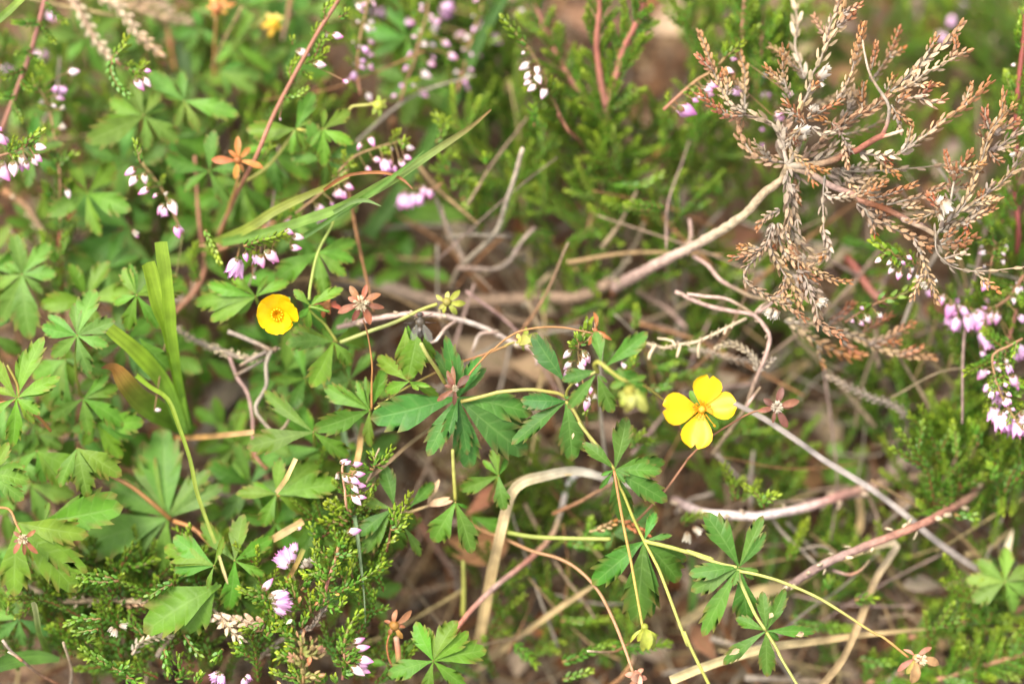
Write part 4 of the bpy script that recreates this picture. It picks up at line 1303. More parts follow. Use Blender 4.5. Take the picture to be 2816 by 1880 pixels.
for i in range(52):
    px, py = (R.uniform(1900, 2800), R.uniform(380, 1860)) if i < 36 else (R.uniform(1150, 1900), R.uniform(650, 1860))
    a, l, d = R.uniform(0, 6.28), R.uniform(70, 150), R.uniform(34, 56) - max(0, (py - 900) / 900) * 12
    p0, p1 = at(px, py, d), at(px + l * math.cos(a), py + l * math.sin(a) * .8, d + R.uniform(-4, 4))
    cn, cc_ = R.choice([('tan', C(.38, .27, .17)), ('pinkish brown', C(.33, .22, .16)), ('pale', C(.44, .33, .22)), ('rusty', C(.28, .13, .06)), ('grey brown', C(.27, .20, .15))])
    mb = MB()
    leaflet(mb, p0, p1, R.uniform(.45, .75), cc_, None, fold=R.uniform(0, .6), bend=R.uniform(-.3, .4), rows=PLAIN, roll=R.uniform(-.5, .5), ncol=3, facing=UPZ + TOCAM * .3, edge=cc_ * .7)
    zone = 'under the dead heather' if px > 1950 and py < 850 else 'right of the yellow flower' if px > 2050 and py < 1250 else 'below the yellow flower' if px > 1750 and py < 1450 else 'by the crossing straws' if px > 2150 else 'under the sharp lower right leaves' if px > 1750 else \
        'in the hollow by the bent straw' if py > 1250 else 'behind the central tormentil leaves'
    pt = 'pointing %s' % ('up' if math.sin(a) < -.7 else 'down' if math.sin(a) > .7 else 'right' if math.cos(a) > 0 else 'left')
    lab = ('%s %s fallen leaf %s %s' % ('large' if l > 115 else 'small', cn, pt, zone))
    if lab in used:
        continue
    used.add(lab)
    tag(obj('fallen_leaf', mb, M_DEAD), lab, 'dead leaf', 'fallen leaves on the soil')

# ------------------------------------------------------------------ tormentil: the sharp shoot in the middle
YST = [YSTEM, C(.34, .32, .08)]
OST = [OSTEM, C(.36, .18, .07)]
BRS = [C(.30, .14, .06), C(.34, .17, .09)]
TIPR = C(.22, .07, .03)
CALY = [C(.24, .26, .03), C(.28, .27, .05)]
CALD = [C(.22, .075, .028), C(.26, .10, .038), C(.16, .055, .024)]
HAIR = C(.70, .56, .36)

t1 = thing('tormentil', 'sharp tormentil shoot with dark toothed leaves and one open yellow flower', 'wildflower', at(1290, 1090, 0))
stem(t1, path('Q 900,1430:4 1070,1310 1260,1190 1530,1050 1780,940 2050,850:6 2349,735 R 100,430 215,395:6', 0, .5), 7, 6, [YSTEM, YSTEM * 1.1, OSTEM, OSTEM * 1.1, YSTEM], 3)
stem(t1, path('Q 1860,1190:0 1920,1060 2000,960 2150,800:-2 R 0,465 120,360 280,275 500,235:-3 720,235 910,268 1060,300:0', 0, .5), 5.5, 5, [OSTEM * .8, OSTEM, C(.40, .20, .09)], 0)
stem(t1, path('Q 1830,1345:1 1950,1320 2180,1260 R 30,935 150,920 390,905:0 560,925 700,950 770,1000:1', 0, .5), 11, 10, [YSTEM, C(.36, .36, .09), YSTEM], 0)
stem(t1, path('R 770,1030:1 850,1125:1 930,1270 1060,1470 S 750,70 800,150 930,310 1135,590:0', 0, .5), 10, 9, [YSTEM, C(.36, .36, .09), YSTEM], 0)
stem(t1, path('S 1130,600:0 1150,720 1185,930 1240,1230 1310,1566 H 1975,770 2050,1190:-2', 0, .5), 8, 8, [OSTEM * .9, mixc(YSTEM, OSTEM, .4), YSTEM], 0)
stem(t1, path('S 1150,620:0 1185,760 1235,860 1340,1120 1450,1350:1 1560,1560 H 2180,850 2349,1300:-3 I 60,1210 120,1350 250,1610:-4', 0, .5), 8.5, 9, [YSTEM, YSTEM, C(.34, .32, .08), YSTEM], 0)
stem(t1, path('S 1460,1355:1 1500,1370 1750,1430 2200,1560 T 350,525 660,650 880,700:0', 0, .5), 12, 10, [C(.30, .31, .06), C(.36, .36, .09)], 0)
stem(t1, path('T 920,745:0 1040,765 1220,810 1400,870 1800,1050 2349,1400 I 1400,1250 1570,1385:-2', 0, .5), 9, 7, [C(.34, .34, .08), C(.36, .34, .09), OSTEM], 0)
stem(t1, path('T 905,720:0 915,830 1010,1050 1090,1220 1190,1370:1', 0, .5), 11, 9, [C(.28, .30, .08), C(.34, .34, .09)], 0)
stem(t1, path('T 1205,1400:1 1310,1566 I 720,1400 840,1600:-2', 0, .5), 9, 8, [C(.30, .30, .06), C(.34, .34, .09)], 0)
stem(t1, path('R 775,1000:1 790,900:-1 900,790:-5 1040,740:-6 1110,700:-6', 0, .5), 8, 8, YST, 0)
stem(t1, path('R 1110,715:-6 1075,640:-9 1120,610:-11 1200,665:-12 1330,770:-12 1420,815:-12', 0, .5), 12, 10, [YSTEM, YSTEM * .9], -8)
stem(t1, path('R 1420,815:-12 1600,860:-9 1740,950:-3 1870,1035:1 2180,1110:2', 0, .5), 6.5, 6, YST, -6)
stem(t1, path('Q 1660,1150:2 1570,1000:-1 1470,850:-4 1400,720:-5', 0, .5), 11, 10, [YSTEM, C(.36, .36, .10)], 0)
stem(t1, path('Q 870,1430:5 870,1150 875,960 845,720 810,560 780,470:-3', 0, .5), 6, 4.2, [OSTEM * 1.1, OSTEM, BROWN * 2], 2)
leaf(t1, 'Q 850,1440:5', 'Q 345,1180/.34 470,1160/.2@40 240,1650/.40 700,1120/.26 800,1070/.2 1010,950/.28 850,1840/.34 560,1620:6/.3', col=GRN, roll=.5)
leaf(t1, 'Q 1800,1300:2', 'E 215,1300/.40@-12 280,1240:1/.26 600,1550/.34@10 720,1450:-1/.3 870,1545:2/.26 890,1640:4/.36 1270,1545:2/.40@14 1310,1260:1/.36@-10 1275,1330:2/.3 960,880:-2/.30 998,955:-1/.26 722,740:-2/.24 795,850:-3/.26 640,830:-1/.22', col=GRN_D * 1.15, roll=.3)
leaf(t1, 'Q 1330,560:-2', 'Q 1235,545>1210,1010:1/.46 1370,560>1255,1110:0/.52 1440,600>1480,940:3/.45 1260,530>1300,800:4/.6 1300,600>1400,900:2/.6', col=mixc(GRN_Y, GRN, .5), roll=.25, bend=.25, petiole=False)
leaf(t1, 'Q 1275,1130:1', 'Q 1010,1240:2/.45 1160,1010:3/.35 930,850:5/.3 1375,1225:-2/.3 1500,1185:-2/.22 1600,1290:2/.3 1240,960:-2/.3 1330,1060/.4', col=mixc(GRN, GRN_Y, .4), petiole=False)
leaf(t1, 'R 770,1030:1', 'R 755,820>408,298:0/.36@-14 280,1015:0/.40 295,1088:1/.30 178,1492:1/.27@20 838,1680:2/.42 770,985:0/.4 760,940>790,1010:-1/.5', col=GRN_D, tipcol=TIPR, roll=.2, petiole=False)
leaf(t1, 'R 1110,705:-6', 'R 1150,620>1085,268:1/.40 1190,655>1648,285:-1/.34 725,805:0/.42 1085,745>790,1108:1/.34 1110,750>1275,1155:2/.42 1190,690>1570,790:3/.3 1120,740>1215,830:0/.35 1180,690>1660,960:6/.30', col=mixc(GRN_D, GRN, .4), tipcol=TIPR, roll=.3, petiole=False)
leaf(t1, 'R 1420,812:-12', 'R 1330,672/.34 1640,757/.34 1245,880/.5 1610,860/.2', col=GRN, petiole=False)
leaf(t1, 'S 1135,590:0', 'S 1270,18/.38@10 790,298/.36 1650,605/.34@-10 1515,490:1/.34@8 1710,935:1/.36 1235,1150:4/.40 990,652:0/.30 970,805:1/.2 1690,497:6/.25 1250,735:-1/.36 1300,655:-1/.3', col=mixc(GRN_D, GRN, .5), tipcol=TIPR, roll=.2, petiole=False)
leaf(t1, 'S 1455,1355:1', 'S 1580,1040:1/.34 1758,1293:0/.24 H 1830,690:1/.22 1705,900:2/.38 2005,1180:3/.36 2100,1130:4/.26 2300,880:4/.42 2349,740:4/.30', col=mixc(GRN_D, GRN, .5), tipcol=TIPR, roll=.25, petiole=False)
leaf(t1, 'T 910,700:0', 'T 538,108:0/.40@12 1170,145:0/.26 1203,318:0/.24@15 368,772:0/.36 390,958:1/.38 508,1445:2/.26@20 1010,1300:3/.40 1125,745:0/.28 1072,830:1/.30 845,905:-1/.34 728,835:1/.34', col=mixc(GRN_D, GRN, .35), tipcol=TIPR, roll=.2, petiole=False)
leaf(t1, 'T 1200,1385:1', 'T 1160,958:0/.36 1410,925:0/.30 1745,1392:1/.24 872,1243:1/.40 1342,1490:1/.38 1130,1340:0/.5 I 320,1432:2/.26@15 620,1520:2/.36', col=mixc(GRN_D, GRN, .4), tipcol=TIPR, roll=.25, petiole=False)
# dried patches bitten into two leaflets: flat brown flakes on the blade
for a, b, w in (('R 835,1440:-1', 'R 850,1370:-1', .4), ('T 1520,1435:-.5', 'T 1610,1410:-.5', .7), ('T 1235,1250:-.6', 'T 1270,1190:-.6', .8), ('I 365,1370:0', 'I 435,1330:0', .5)):
    mb = MB()
    pa, pb_ = parse(a)[0], parse(b)[0]
    leaflet(mb, at(*pa), at(*pb_), w, C(.34, .25, .13), None, fold=.3, rows=TOOTH4)
    obj('dry_patch', mb, M_DRY, t1)
# the open flower
fl = bpy.data.objects.new('flower', None)
scene.collection.objects.link(fl)
fl.parent = t1
fc = at(1856 + 180 / 2.447, 620 + 1235 / 2.447, -2)
fl.location = fc * MM - t1.location
for tx, ty, w, rl in ((235, 1012, .90, .1), (408, 1205, .88, -.15), (132, 1492, .86, .1), (-78, 1232, .88, -.05)):
    petal(fl, fc + (at(1856 + tx / 2.447, 620 + ty / 2.447, -2) - fc) * .06, at(1856 + tx / 2.447, 620 + ty / 2.447, -3.2), w, YELLOW, C(.84, .38, .004), cup=.22, roll=rl, notch=.15)
for tx, ty in ((100, 1110), (330, 1120), (290, 1370), (40, 1370)):
    mb = MB()
    leaflet(mb, fc - TOCAM * .5, at(1856 + tx / 2.447, 620 + ty / 2.447, -1.2), .4, GRN, None, rows=PLAIN)
    obj('sepal', mb, M_LEAF, fl)
for i in range(14):
    a = i * .449 + R.uniform(-.15, .15)
    rr = R.uniform(1.0, 1.45)
    e = fc + (RT * math.cos(a) + UP * math.sin(a)) * rr + TOCAM * R.uniform(1.0, 1.5)
    if i == 12:
        e = at(1856 + 265 / 2.447, 620 + 1345 / 2.447, -3)
    mb = MB()
    tube(mb, [fc + (e - fc) * .3 + TOCAM * .2, e], .07, .06, [C(.7, .36, .01), C(.75, .42, .02)], n=4)
    tube(mb, [e - (e - fc).normalized() * .12, e, e + (e - fc).normalized() * .22], .2, .16, [C(.72, .34, .01), C(.66, .30, .01)], n=5)
    obj('stamen', mb, M_PETAL, fl)
mb = MB()
tube(mb, [fc - TOCAM * .3, fc + TOCAM * .3, fc + TOCAM * .75, fc + TOCAM * 1.0], .75, .4, [C(.7, .36, .01), C(.62, .44, .05)], n=9, lump=.18)
obj('pistil', mb, M_PETAL, fl)
# calyxes and buds on this shoot
calyx(t1, 'Q 760,290:-3', 'Q 632,100/.42 815,85/.34 968,185/.42 1008,338/.3 858,520/.42 662,482/.38 500,392/.36 615,228/.5', -3, CALD, hairs=HAIR, hr=19, wr=.4)
calyx(t1, 'Q 1770,1205:-1', 'Q 1680,1010/.34 1740,960/.28 1920,1065/.5 1860,1180:1/.4 1570,1340/.3 1755,1388/.34 1650,1170/.4 1690,1080/.5', -1, [c * .62 for c in CALD], hairs=HAIR * .9, hr=9)
calyx(t1, 'R 1085,270:1', 'R 1075,65/.3 1115,120/.2 1265,372/.24 1010,430/.34 1000,380/.3 1200,300/.3 1050,240/.5', 1, [RUST * 1.2, TAN * .9, ORNG], hr=10, bend=.5)
calyx(t1, 'R 300,390:6', 'R 345,230/.4 465,295/.34 440,440/.45 315,490/.4 240,300/.5 225,400/.5 370,380:-3/.7', 6, CALY, hr=17, bend=.5, bulge=C(.42, .33, .05))
calyx(t1, 'R 1450,930:-16', 'R 1330,960/.5 1420,1155/.55 1645,1145/.5 1640,1010/.5 1500,850/.5 1360,1080/.5 1560,920/.5 1480,1090:-2/.6', -16, CALY, hr=24, bend=.4, bulge=C(.30, .25, .03))
calyx(t1, 'H 2062,1185:-2', 'H 2005,1215:-2>2050,1350' .replace('2005,1215:-2>', '') + '/.36 2125,1340/.36 2015,1280/.5 2145,1270/.4 2160,1245/.2 1960,1285/.2 2090,1330:-2/.5', -2, [C(.26, .28, .03), C(.22, .26, .03)], hr=15, bend=.5, wr=.5, bulge=C(.24, .27, .03))
calyx(t1, 'I 1620,1390:-2', 'I 1728,1315/.34 1785,1432/.4 1495,1480/.3 1540,1330/.3 1560,1500/.45 1600,1566/.5 1690,1360/.4', -2, [C(.34, .20, .08), C(.30, .24, .06), C(.36, .16, .09)], hr=14, bend=.45)
calyx(t1, 'I 1650,1400:-3', 'I 1660,1380/.5', -3, CALD, hairs=HAIR, hr=15)

# ------------------------------------------------------------------ tormentil: the plants round it
def torm(label, p, stems=(), leaves=(), d=0.0, group=None):
    t = thing('tormentil', label, 'wildflower', at(p[0], p[1], p[2]), group)
    for s_ in stems:
        stem(t, path(s_[0], d, .6), s_[1], s_[2], s_[3], d)
    for l in leaves:
        leaf(t, *l[0], **l[1])
    return t


def L(node, tips, col=None, wr=.38, roll=.4, petiole=True, **k):
    kw = dict(col=col, wr=wr, roll=roll, petiole=petiole)
    kw.update(k)
    return ((node, tips), kw)


GM = mixc(GRN, GRN_Y, .35)
t2 = torm('tormentil with the small cupped yellow flower at left of centre', (770, 850, 6),
          [('Q 500,710:6 370,520 280,440 200,330:2 E -60,580', 9, 8, [YSTEM, GM]), ('D 2080,500:4 2090,400 2140,180 2240,-10 A 2230,1500:10', 9, 8, [C(.22, .26, .05), C(.22, .26, .05)]),
           ('Q 530,710:6 850,590 1130,490 1400,360 1570,300:4', 12, 10, [C(.26, .27, .07), C(.32, .32, .09), YSTEM]), ('Q 450,720:8 560,900 600,1040 640,1200:22', 10, 10, YST)],
          [L('Q 460,700:6', 'Q -60,715/.40 215,1195/.46 650,960/.46 10,560:3/.3 800,650:14/.3 330,560:3/.3', GRN), L('D 2090,540:4', 'D 1975,430/.4 2010,620/.4 2075,700/.4 2180,560/.5 2160,460/.3 2310,420/.35', GM, petiole=False),
           L('D 2140,180:10', 'D 2390,240/.40 2330,340/.35 1850,370/.50 2400,110/.36 2200,520/.34 2150,440/.3', GM),
           L('D 1720,480:9', 'D 1300,520/.34 1390,395/.3 1560,355/.34 1950,375/.34 1410,640/.36 1800,335/.22 1600,600/.3', GM)])
f2 = bpy.data.objects.new('flower', None)
scene.collection.objects.link(f2)
f2.parent = t2
c2 = at(*parse('D 1868,600:0')[0])
f2.location = c2 * MM - t2.location
for tx, ty, w, rl in ((1850, 462, 1.25, 0), (1985, 545, 1.2, .5), (1960, 655, .8, .5), (1885, 732, 1.2, 0), (1728, 590, 1.3, -.1)):
    q = at(*parse('D %d,%d:-2' % (tx, ty))[0])
    petal(f2, c2 + (q - c2) * .08 + FWD * .3, q, w, YELLOW * .97, C(.86, .48, .005), cup=.42, roll=rl, notch=.06)
for tx, ty in ((1985, 660), (1800, 690), (1950, 480), (1745, 530)):
    mb = MB()
    leaflet(mb, c2 + FWD * .8, at(*parse('D %d,%d:0' % (tx, ty))[0]), .4, GRN_Y, None, rows=PLAIN)
    obj('sepal', mb, M_LEAF, f2)
for i in range(12):
    a = i * .52
    e = c2 + (RT * math.cos(a) + UP * math.sin(a)) * .8 + TOCAM * .9
    mb = MB()
    tube(mb, [c2 + TOCAM * .2, e, e + TOCAM * .25], .12, .17, [C(.84, .48, .008), C(.86, .52, .01)], n=5)
    obj('stamen', mb, M_PETAL, f2)
calyx(t2, 'Q 1680,280:4', 'Q 1560,200/.4 1820,150/.42 1885,290/.42 1790,410/.45 1640,400/.5 1690,160/.5 1590,350/.5', 4, CALY, hr=18, bend=.35, bulge=C(.26, .22, .04))
calyx(t2, 'Q 390,320:6', 'Q 235,300/.5 340,450/.45 490,270/.5 560,350/.4 420,235/.5 420,410/.5 310,340/.5', 6, [RUST * 1.3, ORNG, C(.40, .10, .05)], hr=18, bend=.5)

t3 = torm('broad leaved tormentil with five pale green leaflets left of the cut grass', (215, 920, 6), [('D 520,740:5 510,950 540,1150:16', 8, 8, [GM, YSTEM])],
          [L('D 520,740:5', 'D 275,680/.44 320,600:1/.3 640,425/.44 500,520:1/.36 630,640/.26 775,640/.42 730,810/.38 605,1000/.44 345,890/.42', mixc(GRN, GRN_P, .5)), L('D 560,1165:8', 'D 335,1290/.38 800,1080/.4 735,1000/.3 845,1345/.42 600,1410/.42 700,1240/.3', GM),
           L('D 440,900:12', 'D 210,1020/.5 330,1250/.5 750,990/.45 700,890/.4 420,1330/.4', GRN), L('D 650,1330:10', 'D 970,1320/.5 915,1420/.45 820,1570/.45 560,1480/.4 480,1380/.4', GM), L('D 250,1400:14', 'D 60,1500/.5 470,1340/.5 250,1580/.5 420,1500/.5', GRN)])
t4 = torm('tormentil at the left edge with long narrow leaves held up', (45, 1100, 0), [('D -20,1200:0 110,1170 120,1080 50,940:-2', 9, 7, [OSTEM, mixc(OSTEM, GM, .6)]), ('D 110,1180:0 260,1290 340,1380:6', 9, 9, [OSTEM * .8, OSTEM])],
          [L('D 110,1160:-1', 'D 290,745/.30 175,830:1/.26 405,1015/.32 360,1100/.22 -70,870/.28 -30,1100/.4 270,1270/.46 230,1335/.30 85,1490/.34 -60,1260/.3', mixc(GRN_Y, GRN, .4))])
t5 = torm('blurred grey green tormentil leaf at the left edge above the long narrow leaves', (61, 755, 12), [],
          [L('D 150,330:12', 'D 90,50/.46 340,115/.42 30,250:1/.4 -40,420/.42 0,650/.46 200,770/.44 380,330/.5 290,460/.35', mixc(GRN, GRN_P, .4))])
t6 = torm('tormentil with drooping notched leaflets behind the cut grass blades', (376, 812, 8), [], [L('D 920,470:7', 'D 830,280/.46 760,530/.40 870,250:1/.3 850,710/.42 1080,700/.32 940,760>1145,980:3/.5 1180,330:4/.4 1260,390:4/.4 1230,440:4/.35', GM)])
t7 = torm('large blurred tormentil leaf in the upper left behind the flower spike', (300, 640, 22), [], [L('D 870,20:24', 'D 430,330/.42 690,480/.46 760,420:2/.4 900,330/.36 A 490,1330/.6 1020,1530/.4', mixc(GRN, GRN_P, .25)), L('A 870,1090:22', 'A 625,1170/.6 660,1260/.4 800,1330/.5 1010,1250/.5', mixc(GRN, GRN_P, .5)),
           L('A 880,1370:26', 'A 480,1480/.6 600,1600/.5 1000,1560/.5 1080,1300/.5', mixc(GRN, GRN_P, .4))])
t8 = torm('leafy tormentil crown in the upper left under the hanging pink buds', (395, 318, 16), [('A 960,780:15 950,850 970,1000:26', 9, 9, OST)],
          [L('A 970,780:15', 'A 575,955/.44 730,670/.42 640,880:3/.4 885,545/.34 1085,600/.36 1200,960/.46 985,1015/.36 860,840/.3 1120,700:3/.4', mixc(GM, GRN_P, .3)), L('A 1240,680:16', 'A 1220,475/.34 1430,700/.30 1340,890/.32 1610,775/.36 1000,480/.36 1100,640/.3 1180,860/.32', mixc(GM, GRN_P, .2)),
           L('A 1150,930:21', 'A 1480,1010/.42 1350,1150/.42 1120,1180/.4 930,1100/.4 1220,1240/.4 1400,860/.3', GRN)])
t9 = torm('tormentil leaves under the diagonal red heather stem at the upper left', (815, 355, 12), [('A 2000,870:12 2160,880 2349,740 B 100,715 220,705:12', 8, 7, YST), ('A 1600,1250:14 1800,1120 1990,880', 9, 9, YST)],
          [L('A 1990,870:12', 'A 1655,870/.38 1720,945/.34 2110,615/.44 1960,1045/.36 2060,1010/.3 2100,800/.3', GM), L('A 2170,870:11', 'A 2185,730/.34 2360,740/.42 2380,970/.36 2180,1125/.38 2085,985/.32 2230,960/.3', GM),
           L('A 1820,1020:17', 'A 2100,1200/.4 1890,1320/.4 1720,1200/.4 1650,1000/.4 2050,1080/.3', GRN), L('A 1640,1260:20', 'A 1440,1560/.36 1850,1440/.4 1590,1500/.36 1720,1560/.4 1430,1200/.36 1300,1380/.4', GM), L('A 1480,480:24', 'A 1770,520/.46 1650,430/.4 1550,640/.4 1720,620/.4', mixc(GRN, GRN_P, .5)),
           L('A 1350,200:32', 'A 1150,230/.5 1480,300/.5 1300,60/.5 1240,350/.4', mixc(GRN_D, GRN, .5))])
calyx(t9, 'B 270,715:12', 'B 200,700/.5 330,720/.5 270,640/.5 280,790/.5 230,770/.5 320,670/.5', 12, [C(.20, .26, .03), C(.28, .28, .04)], hr=22, bend=.5, bulge=C(.34, .34, .04))
t10 = torm('tormentil with the starry orange calyx at the upper left', (660, 440, 10), [('A 1480,1580:20 1560,1340 1610,1180:11', 8, 7, OST)], [])
calyx(t10, 'A 1600,1080:9', 'A 1600,915/.36 1685,990/.4 1775,1130/.34 1580,1205/.42 1420,1075/.36 1540,1010/.4 1640,1160/.36', 9, [C(.33, .125, .024), C(.36, .16, .03), C(.30, .10, .024)], hr=16, bulge=C(.30, .10, .025))
t11 = torm('blurred tormentil with orange and yellow buds at the top', (590, 100, 26), [('A 1440,520:30 1445,300 1455,120:22', 9, 8, OST), ('A 1440,500:30 1560,340 1690,200 1680,90:28', 9, 9, [YSTEM * .8, GM]), ('A 1560,300:28 1700,190 1800,120:26', 9, 8, [GM, YSTEM]), ('A 1120,120:34 1150,330 1180,470:34', 12, 10, [OSTEM, ORNG])],
           [L('A 1580,300:27', 'A 1700,80/.3 1700,320/.4 1450,420/.4 1830,480/.28 1480,300/.4', GRN_Y * .9), L('A 1800,60:32', 'A 2100,20/.5 1990,200/.5 1860,-60/.5 1650,20/.4', GRN), L('A 1900,400:34', 'A 2240,500/.5 2100,280/.45 1760,560/.5 2000,560/.5', GRN)])
calyx(t11, 'A 1455,60:22', 'A 1390,50/.6 1420,-20/.6 1520,-10/.6 1530,90/.5 1430,115/.6 1590,20/.3', 22, [C(.46, .22, .05), C(.50, .26, .08)], hr=24, bend=.4, bulge=C(.46, .19, .05))
calyx(t11, 'A 1840,160:25', 'A 1760,180/.5 1790,90/.5 1900,110/.6 1890,200/.6 1810,250/.5 1860,90/.5', 25, [C(.62, .36, .03), C(.56, .40, .10)], hr=24, bend=.4, bulge=C(.66, .40, .02))
t12 = torm('tormentil with wide pale blurred leaflets and a brown runner at lower left', (460, 1430, 10), [('G 1150,460:12 1060,380 900,250 740,160:6', 14, 12, OST), ('G 1170,470:12 1300,520 1430,640:8', 12, 12, OST)],
           [L('G 1130,450:13', 'G 740,215/.40 1090,-170:3/.44 940,-60:3/.3 1410,125/.36 1500,225/.34 520,640/.46 740,770/.40 1100,860/.36 980,620/.3', mixc(GRN, GRN_P, .35)), L('G 1440,770:2', 'G 1165,575/.42 1100,640:3/.4 1165,800/.34 1505,570/.22 1395,925/.24 1130,700:3/.3', GM),
            L('G 1580,735:4', 'G 1835,575/.38 1640,420/.42 1535,1075/.40 1785,835/.30 1350,480:4/.3 1490,900>960,1215:-1/.50 1460,880>1230,1230:0/.5 1420,900>1150,1000:1/.4', GM)])
t13 = torm('bright green tormentil beside the tan straw pieces at lower left', (762, 1358, 8), [('G 1870,290:8 1940,350 2010,420:14', 9, 9, OST)],
           [L('G 1860,290:8', 'G 1585,285/.36 1770,510/.46 1885,40/.36 1700,210:1/.3 2280,215/.44 2090,400:3/.4 2150,60:4/.4', mixc(GRN, GRN_Y, .25)), L('D 2110,1390:6', 'D 1655,1495/.36 2360,1240/.36 1770,1110:3/.24 2350,1560:2/.4', GRN), L('G 2000,90:14', 'G 1830,-100/.4 2250,-60/.4 2320,130/.4 1900,220/.4 2130,250/.3', mixc(GRN, GRN_Y, .3)),
            L('G 2120,430:14', 'G 1850,640/.45 2280,600/.45 1900,480/.4 2090,740/.4 2000,800/.4', GRN), L('D 2150,1500:14', 'D 1790,1130/.3 2020,1200/.3 1700,1580/.36', GM)])
t14 = torm('yellow green tormentil with reddish leaf tips at the left edge', (60, 1420, 2), [('G -60,380:2 60,390 110,490 140,545:-2', 8, 6, OST)],
           [L('G -60,150:0', 'G 205,205/.50 170,100:1/.4 160,330/.4 60,-60/.4', mixc(GRN_Y, GRN_P, .4)), L('G 120,480:3', 'G 595,565/.36 500,640/.3 515,950/.36 590,820/.3 430,700:3/.4 90,980/.42 280,760/.3', mixc(GRN_Y, GRN, .3)), L('G 300,470:5', 'G 830,375/.44 790,290/.34 600,520/.3 330,340/.3', mixc(GRN_Y, GRN, .5)),
            L('G 520,-20:5', 'G 820,165/.46 590,310/.44 400,240/.42 700,190/.36', mixc(GRN, GRN_Y, .4)), L('G 250,0:8', 'G 600,180/.46 420,240/.4 300,220/.4 90,160/.4', GM)])
calyx(t14, 'G 160,590:-2', 'G 90,540/.4 240,530/.36 255,690/.34 165,700/.3 90,690/.4 90,610/.4 210,640/.4', -2, CALD, hairs=HAIR, hr=13)
t15 = torm('small dark tormentil leaf in the lower left corner', (53, 1700, 8), [], [L('G 130,1130:9', 'G -20,1250/.44 160,1320/.42 345,1240/.40 95,1010/.4 -60,1080/.36', mixc(GRN_D, GRN_P, .3))])
t16 = torm('fresh green tormentil leaf beside the shrivelled flower at the bottom', (1190, 1816, 2), [],
           [L('H 640,1410:2', 'H 330,1500/.44 520,1145/.46 600,1180:1/.34 800,1135/.44 880,1210:1/.36 1000,1335/.46 860,1590/.36 590,1640/.36 730,1480:2/.4', mixc(GRN, GRN_Y, .25)), L('H 330,1440:8', 'H 220,1420/.5 420,1320/.4 300,1560/.45 520,1300/.4', GRN)])
t17 = torm('tormentil leaves behind the pink heather spike in the lower middle', (1080, 1395, 6), [('H 360,390:6 330,520 300,640:14', 8, 8, YST), ('H 790,330:6 780,180 770,-10:3', 11, 10, YST), ('H 840,1110:18 845,900 840,740:14', 14, 11, YST)],
           [L('U 1680,620:5', 'U 1700,590>1590,145:1/.42 1300,910/.40 1365,1095/.42 1360,540/.36 1790,800>1995,1135:2/.28 1870,600>2130,335:2/.38 1920,800:6/.4 1750,1080:5/.4', mixc(GRN, GRN_D, .4)),
            L('H 790,345:4', 'H 635,612/.52 900,690/.40 690,470:2/.3 870,380/.3', GRN), L('H 1080,165:6', 'H 815,262/.42 1115,400/.48 1050,-40/.36 1140,40/.3 970,60/.3', GRN), L('H 1850,560:14', 'H 1700,540/.5 2000,580/.6 2130,390/.5 1800,660/.4', mixc(GRN_D, GRN_P, .3)), L('H 900,440:14', 'H 1150,530/.4 950,560/.4', GRN)])
t18 = torm('blurred yellow green tormentil leaf at the right edge low down', (2760, 1590, 12), [], [L('I 2220,880:14', 'I 2030,730/.5 2230,640/.44 2400,780/.5 2000,1010/.56 2280,1090/.5 2400,960/.5 1950,870/.4', mixc(GRN_Y, GRN_P, .5)), L('I 1900,800:30', 'I 1750,700/.5 2030,920/.5 1800,900/.5', GRN_Y)])
t19 = torm('blurred crinkled leaf at the right beside the pale straw', (2320, 1260, 30), [], [L('I 1170,60:34', 'I 1000,200/.7 1280,190/.7 1300,-30/.6 1020,-40/.7 1180,250/.6', mixc(GRN_Y, GRN_P, .6)), L('F 1250,1350:38', 'F 1350,1130/.5 1150,1300/.5 1400,1400/.5', mixc(GRN_Y, GRN_P, .5))])
t20 = torm('shrivelled brown tormentil with hanging dry flower at the bottom', (1085, 1790, 4), [('V 1690,1390:3 1640,1290 1620,1150 1645,1040:2', 6, 5, [RUST, RUST * 1.2]), ('V 1750,1330:4 1740,1200 1720,1060:3', 18, 16, [C(.26, .24, .07), C(.40, .16, .08), C(.36, .22, .14)])], [])
calyx(t20, 'V 1700,940:2', 'V 1720,765/.42 1890,775/.36 1590,880/.4 1640,1040/.5 1790,1080/.4 1760,1000/.5 1660,990/.5 1820,950/.4', 2, [C(.34, .15, .03), C(.24, .09, .04), C(.22, .075, .03)], hr=20, bend=.4)
t21 = torm('tormentil runner with brown stalk and dead bud in the lower middle', (1580, 1700, 8), [('H 880,470:16 960,530 1120,590 1300,670:9 1480,720 1620,800 1750,940:4 1850,1130 1930,1330 1985,1490:0', 10, 9, BRS), ('H 1130,545:10 1300,575 1500,585 1830,592:4', 13, 13, [C(.22, .24, .04), C(.28, .29, .06)])], [])
calyx(t21, 'H 2010,1520:0', 'H 1930,1500/.6 2080,1530/.6 1960,1590/.6 2050,1460/.6 2000,1470/.6 1980,1530:-2/.7 2040,1560:-2/.7', 0, [C(.36, .16, .09), C(.42, .22, .14)], hr=22, bend=.5)
